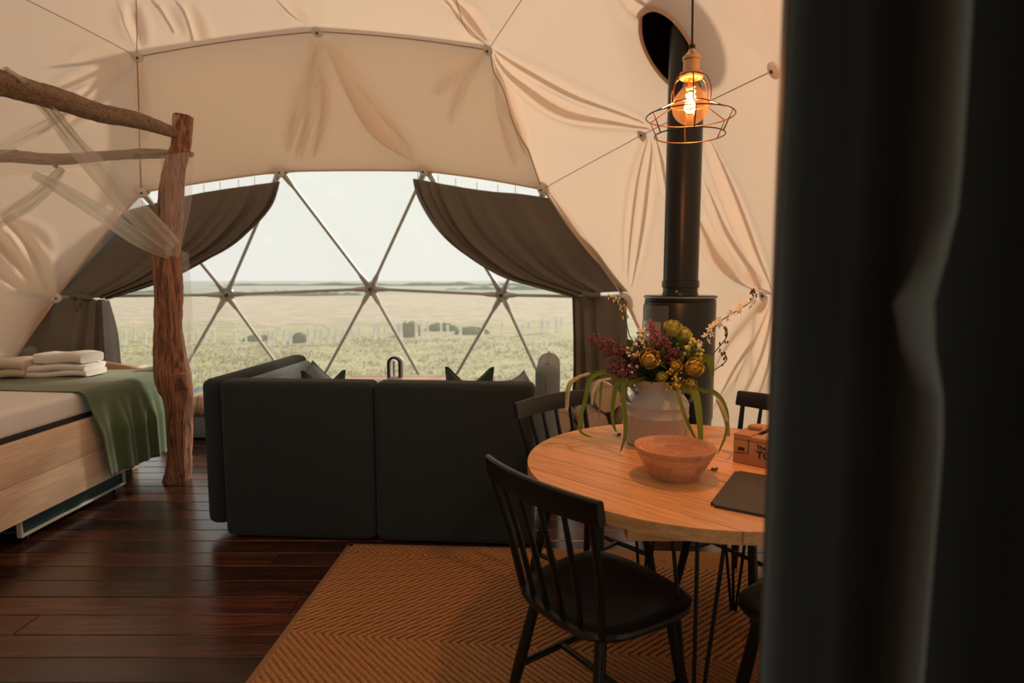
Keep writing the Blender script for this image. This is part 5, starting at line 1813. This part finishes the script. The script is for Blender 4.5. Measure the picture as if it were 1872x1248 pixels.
rough_tube([R_((-2.62, 2.30, 0)), R_((-2.60, 2.31, .8)), R_((-2.63, 2.30, 1.6)), R_((-2.62, 2.32, 2.42))], [.08, .075, .07, .06], 20, 60, .12, 14).build('post', MAT['bark'], cf, smooth=60)
rough_tube([R_((-4.10, 4.44, 0)), R_((-4.12, 4.40, .8)), R_((-4.09, 4.34, 1.6)), R_((-4.10, 4.26, 2.26))], [.08, .075, .07, .06], 20, 60, .12, 15).build('post', MAT['bark'], cf, smooth=60)

# sheer white net wound over the branches
net = thing('canopy_net', 'sheer white net draped over the canopy branches and post', 'net', (0, 0, 0))


def sheet(top, bottom, left, right, nu, nv, amp, k, mat, name='net_panel', seed=0.0):
    g = coons(top, bottom, left, right, nu, nv)
    N_ = normals_of(g)
    u = np.linspace(0, 1, nu)[None, :]; v = np.linspace(0, 1, nv)[:, None]
    d = amp * (np.sin(u * k * 2 * np.pi + seed + v) + .5 * np.sin(u * k * 4.6 * np.pi + seed * 2 + 2 * v))
    grid_object(name, g + N_ * d[:, :, None], mat, net)


# over the long branch, falling either side of it
sheet([(-2.104, 4.05, 2.432), (-2.272, 3.72, 2.403), (-2.37, 3.4, 2.384), (-2.483, 2.98, 2.394)], [(-2.156, 4.14, 2.15), (-2.461, 4.05, 2.133), (-2.894, 4, 2.089), (-3.346, 3.9, 2.004)],
      [(-2.104, 4.05, 2.432), (-2.112, 4.1, 2.301), (-2.156, 4.14, 2.15)], [(-2.483, 2.98, 2.394), (-2.958, 3.5, 2.271), (-3.346, 3.9, 2.004)], 50, 20, .010, 4, MAT['net'], seed=1)
# swag from the upper branch down to the post
def band(pts, w0, w1, mat, seed, n=46, m=9):
    cp = catmull(pts, n)
    rows = []
    for i, p in enumerate(cp):
        f = i / (n - 1)
        d = Vector(cp[min(i + 1, n - 1)] - cp[max(i - 1, 0)]).normalized()
        s_ = d.cross(Vector((0, -1, .0))).normalized(); nn = s_.cross(d)
        w = (w0 + (w1 - w0) * f) * (.22 + .78 * math.sin(math.pi * (.06 + .88 * f)) ** .7)
        rows.append([tuple(Vector(p) + s_ * (w * (-.5 + k / (m - 1))) + nn * (.016 * math.sin(k * 2.4 + seed + f * 5))) for k in range(m)])
    mb = MB(); mb.grid(rows); mb.build('net_swag', mat, net, smooth=180)


band([(-2.406, 2.98, 2.377), (-2.415, 3.2, 2.289), (-2.438, 3.55, 2.07), (-2.358, 3.85, 1.794), (-2.192, 3.95, 1.588)], .07, .22, MAT['net_dense'], 1)
band([(-3.031, 3.9, 2.044), (-2.865, 3.9, 1.953), (-2.612, 3.92, 1.784), (-2.423, 3.94, 1.647), (-2.222, 3.96, 1.54)], .09, .12, MAT['net_dense'], 2)
band([(-2.925, 4.02, 2.1), (-3.03, 3.98, 1.965), (-3.153, 3.9, 1.816), (-3.288, 3.8, 1.671)], .08, .12, MAT['net_dense'], 3)
band([(-2.375, 3.4, 2.317), (-2.552, 3.45, 2.252), (-2.75, 3.5, 2.181), (-2.991, 3.5, 2.076)], .05, .10, MAT['net'], 4)
# gathered down the post
sheet([(-2.242, 3.96, 2.168), (-2.134, 3.95, 2.183), (-2.068, 4.02, 2.204)], [(-2.247, 3.95, 1.553), (-2.204, 3.94, 1.532), (-2.172, 3.96, 1.525)],
      [(-2.242, 3.96, 2.168), (-2.266, 3.95, 1.839), (-2.247, 3.95, 1.553)], [(-2.068, 4.02, 2.204), (-2.103, 4.02, 1.883), (-2.172, 3.96, 1.525)], 40, 24, .010, 5, MAT['net'], seed=3)
# loose end hanging behind the post
sheet([(-2.309, 4.16, 1.589), (-2.276, 4.18, 1.578), (-2.231, 4.2, 1.564)], [(-2.355, 4.2, 0.694), (-2.305, 4.2, 0.686), (-2.246, 4.22, 0.691)],
      [(-2.309, 4.16, 1.589), (-2.327, 4.18, 1.196), (-2.355, 4.2, 0.694)], [(-2.231, 4.2, 1.564), (-2.224, 4.2, 1.195), (-2.246, 4.22, 0.691)], 24, 24, .010, 3, MAT['net'], seed=4)

# ------------------------------------------------------------------ blue daybed and tartan blanket by the window
db = thing('daybed', 'low blue upholstered daybed under the window beyond the bed post', 'daybed', (0, 0, 0))
rbox('base', (-2.50, 5.42, .115), (1.10, .66, .19), .02, MAT['blue'], db)
rbox('top_cushion', (-2.50, 5.43, .285), (1.08, .64, .15), .04, MAT['blue'], db, seg=4)


def tartan():
    m, nt, N, L, B = new_mat('tartan wool')
    tc = N.new('ShaderNodeTexCoord'); sp_ = N.new('ShaderNodeSeparateXYZ'); L.new(tc.outputs['Object'], sp_.inputs[0])
    def stripes(sock, ramp, per):
        a = N.new('ShaderNodeMath'); a.operation = 'MULTIPLY'; a.inputs[1].default_value = 1 / per; L.new(sock, a.inputs[0])
        f = N.new('ShaderNodeMath'); f.operation = 'FRACT'; L.new(a.outputs[0], f.inputs[0])
        r = N.new('ShaderNodeValToRGB'); r.color_ramp.interpolation = 'CONSTANT'
        r.color_ramp.elements[0].color = rgb(ramp[0][1]); r.color_ramp.elements[0].position = 0
        r.color_ramp.elements[1].color = rgb(ramp[1][1]); r.color_ramp.elements[1].position = ramp[1][0]
        for p, c in ramp[2:]:
            e = r.color_ramp.elements.new(p); e.color = rgb(c)
        L.new(f.outputs[0], r.inputs['Fac']); return r.outputs[0]
    rp = [(0, (.62, .56, .45)), (.30, (.04, .10, .07)), (.50, (.62, .56, .45)), (.58, (.35, .08, .03)), (.66, (.62, .56, .45)), (.82, (.02, .03, .05)), (.9, (.62, .56, .45))]
    a, b = stripes(sp_.outputs['X'], rp, .13), stripes(sp_.outputs['Y'], rp, .13)
    mx = N.new('ShaderNodeMix'); mx.data_type = 'RGBA'; mx.inputs['Factor'].default_value = .5
    L.new(a, mx.inputs['A']); L.new(b, mx.inputs['B']); L.new(mx.outputs['Result'], B.inputs['Base Color']); B.inputs['Roughness'].default_value = .95
    return m


pb = thing('tartan_blanket', 'fringed tartan wool blanket lying on the blue daybed', 'blanket', (-2.62, 5.22, .372))
g = np.zeros((20, 40, 3))
for j in range(20):
    for i in range(40):
        u, v = i / 39, j / 19
        x = -.20 + .42 * u; y_ = .30 - .44 * v
        drop = max(0, -.115 - y_)
        z = .012 + .010 * math.sin(u * 8) * (1 - v) - drop * 6 * .9
        g[j, i] = (x, max(y_, -.150), z)
grid_object('cloth', g, tartan(), pb, .005)
for k in range(26):
    p = Vector(g[-1, int(k * 39 / 25)])
    MB().tube([p, p + Vector((.004 * math.sin(k * 5), -.008, -.022))], .0028, 5).build('fringe', MAT['kraft'], pb)

# ------------------------------------------------------------------ beyond the glass: tree guards, bushes, far hedges
def gz(x, y_):
    return GZ + .05 * math.sin(x * .7 + y_ * .4) * math.sin(y_ * .55) + (.10 * math.sin(x * .05 + 1) if y_ > 20 else 0)


gm_tube = None
spots = []
for px, d, h in ((225, 17.5, .62), (243, 18.6, .60), (262, 17.8, .55), (345, 17.4, .55), (358, 17.2, .62), (372, 18.2, .55), (388, 18.5, .6), (428, 19, .5), (448, 18.4, .6), (473, 18.7, .55), (490, 17.6, .68), (497, 17.9, .62), (517, 17.7, .66), (529, 18.2, .6), (562, 18.0, .7), (576, 18.1, .62), (585, 17.9, .66), (601, 18.2, .7), (615, 18.2, .72), (626, 19.0, .5), (640, 19.0, .55), (655, 19.2, .55), (684, 19.0, .72), (691, 19.4, .7), (702, 19.6, .5), (726, 19.2, .72), (733, 19.2, .72), (761, 19.4, .75), (771, 19.2, .82), (781, 19.3, .8), (806, 19.6, .7), (841, 19.9, .7), (818, 20.4, .45), (880, 20.0, .8), (883, 20.4, .7), (917, 20.6, .65), (956, 20.8, .5), (967, 20.9, .6), (991, 21.2, .65), (1002, 21.4, .6), (1018, 21.3, .7), (1026, 21.6, .65)):
    spots.append(((px - 936) / 1102 * d, d, h))
spots.sort(key=lambda q: q[0] / q[1])
ONES = ['', 'first', 'second', 'third', 'fourth', 'fifth', 'sixth', 'seventh', 'eighth', 'ninth', 'tenth', 'eleventh', 'twelfth', 'thirteenth', 'fourteenth', 'fifteenth', 'sixteenth', 'seventeenth', 'eighteenth', 'nineteenth', 'twentieth', 'twenty-first']
for i, (x, y_, h) in enumerate(spots):
    h *= .86
    t = MB()
    lean = random.uniform(-.05, .05)
    r = random.uniform(.034, .055)
    n = 10
    ra = [[(x + r * math.cos(2 * math.pi * k / n) * q + lean * zz, y_ + r * math.sin(2 * math.pi * k / n) * q, gz(x, y_) - .03 + zz) for k in range(n)] for zz, q in ((0, 1.05), (h * .5, 1.0), (h, .96), (h * .97, .80), (h * .4, .8))]
    t.grid(ra, close=True)
    o = t.build('tree_guard', MAT['guard'], smooth=40)
    half = len(spots) // 2
    lab = (ONES[i + 1] + ' white tree guard in the field row, counted from the bed post') if i < half else (ONES[len(spots) - i] + ' white tree guard in the field row, counted from the stove-side curtain')
    tag(o, lab, 'tree guard', 'row of white tree guards in the field')

BL = ['round green bush in the middle of the tree guard row', 'small dark bush between tree guards left of the window middle', 'low bush behind the stove-side tree guards', 'low bush near the bed post side of the field', 'flat wide bush behind the window hub']
for i, (px, d, w, h) in enumerate(((748, 20.3, .42, .44), (546, 18.8, .28, .28), (862, 21.2, .6, .24), (470, 19.6, .5, .18), (806, 22.4, .6, .26))):
    x = (px - 936) / 1102 * d
    root = thing('bush', BL[i], 'bush', (x, d, gz(x, d)))
    mb = MB()
    for _ in range(320):
        a, b = random.uniform(0, 6.28), math.acos(random.uniform(0, 1))
        c = Vector((w * math.sin(b) * math.cos(a), w * .7 * math.sin(b) * math.sin(a), h * math.cos(b) * random.uniform(.8, 1.05)))
        n_ = c.normalized(); s_ = n_.orthogonal().normalized(); e = n_.cross(s_); l = random.uniform(.04, .09)
        mb.add([c - s_ * l, c + e * l * .5, c + s_ * l + n_ * l * .6, c - e * l * .5], [(0, 1, 2), (0, 2, 3)])
    mb.build('leaves', MAT['bush'], root, smooth=0)
    core = MB().blob((0, 0, h * .42), .42, 14, 8, (w * 2, w * 1.4, h)); core.build('branches', MAT['bush'], root)

HL = ['long far hedge line on the stove side of the view', 'far dark clump of trees left of the middle window hub', 'far hedge running behind the bed post', 'thin farthest hedge line near the sea']
for i, (x0, x1, d, h) in enumerate(((-14, 34, 125, 1.5), (-36, -19, 78, 0.9), (-110, -52, 95, 1.0), (-160, 130, 320, 2.2))):
    rows = []
    n = 90
    for k in range(n + 1):
        f = k / n
        x = x0 + (x1 - x0) * f
        zt = h * (.55 + .30 * math.sin(f * 23 + i) * math.sin(f * 57 + 1) + .2 * random.random()) * math.sin(math.pi * min(1, max(.0, f)) ) ** .35
        z0 = GZ - (max(0, d - 100) * .004) - .3
        rows.append([(x, d - 1.2, z0), (x, d - 1.0, z0 + .3 + zt * .7), (x, d, z0 + .3 + zt), (x, d + 1.0, z0 + .3 + zt * .6), (x, d + 1.2, z0)])
    mb = MB(); mb.grid(rows)
    tag(mb.build('hedge', MAT['hedge'], smooth=0), HL[i], 'hedge')
bpy.context.view_layer.update()
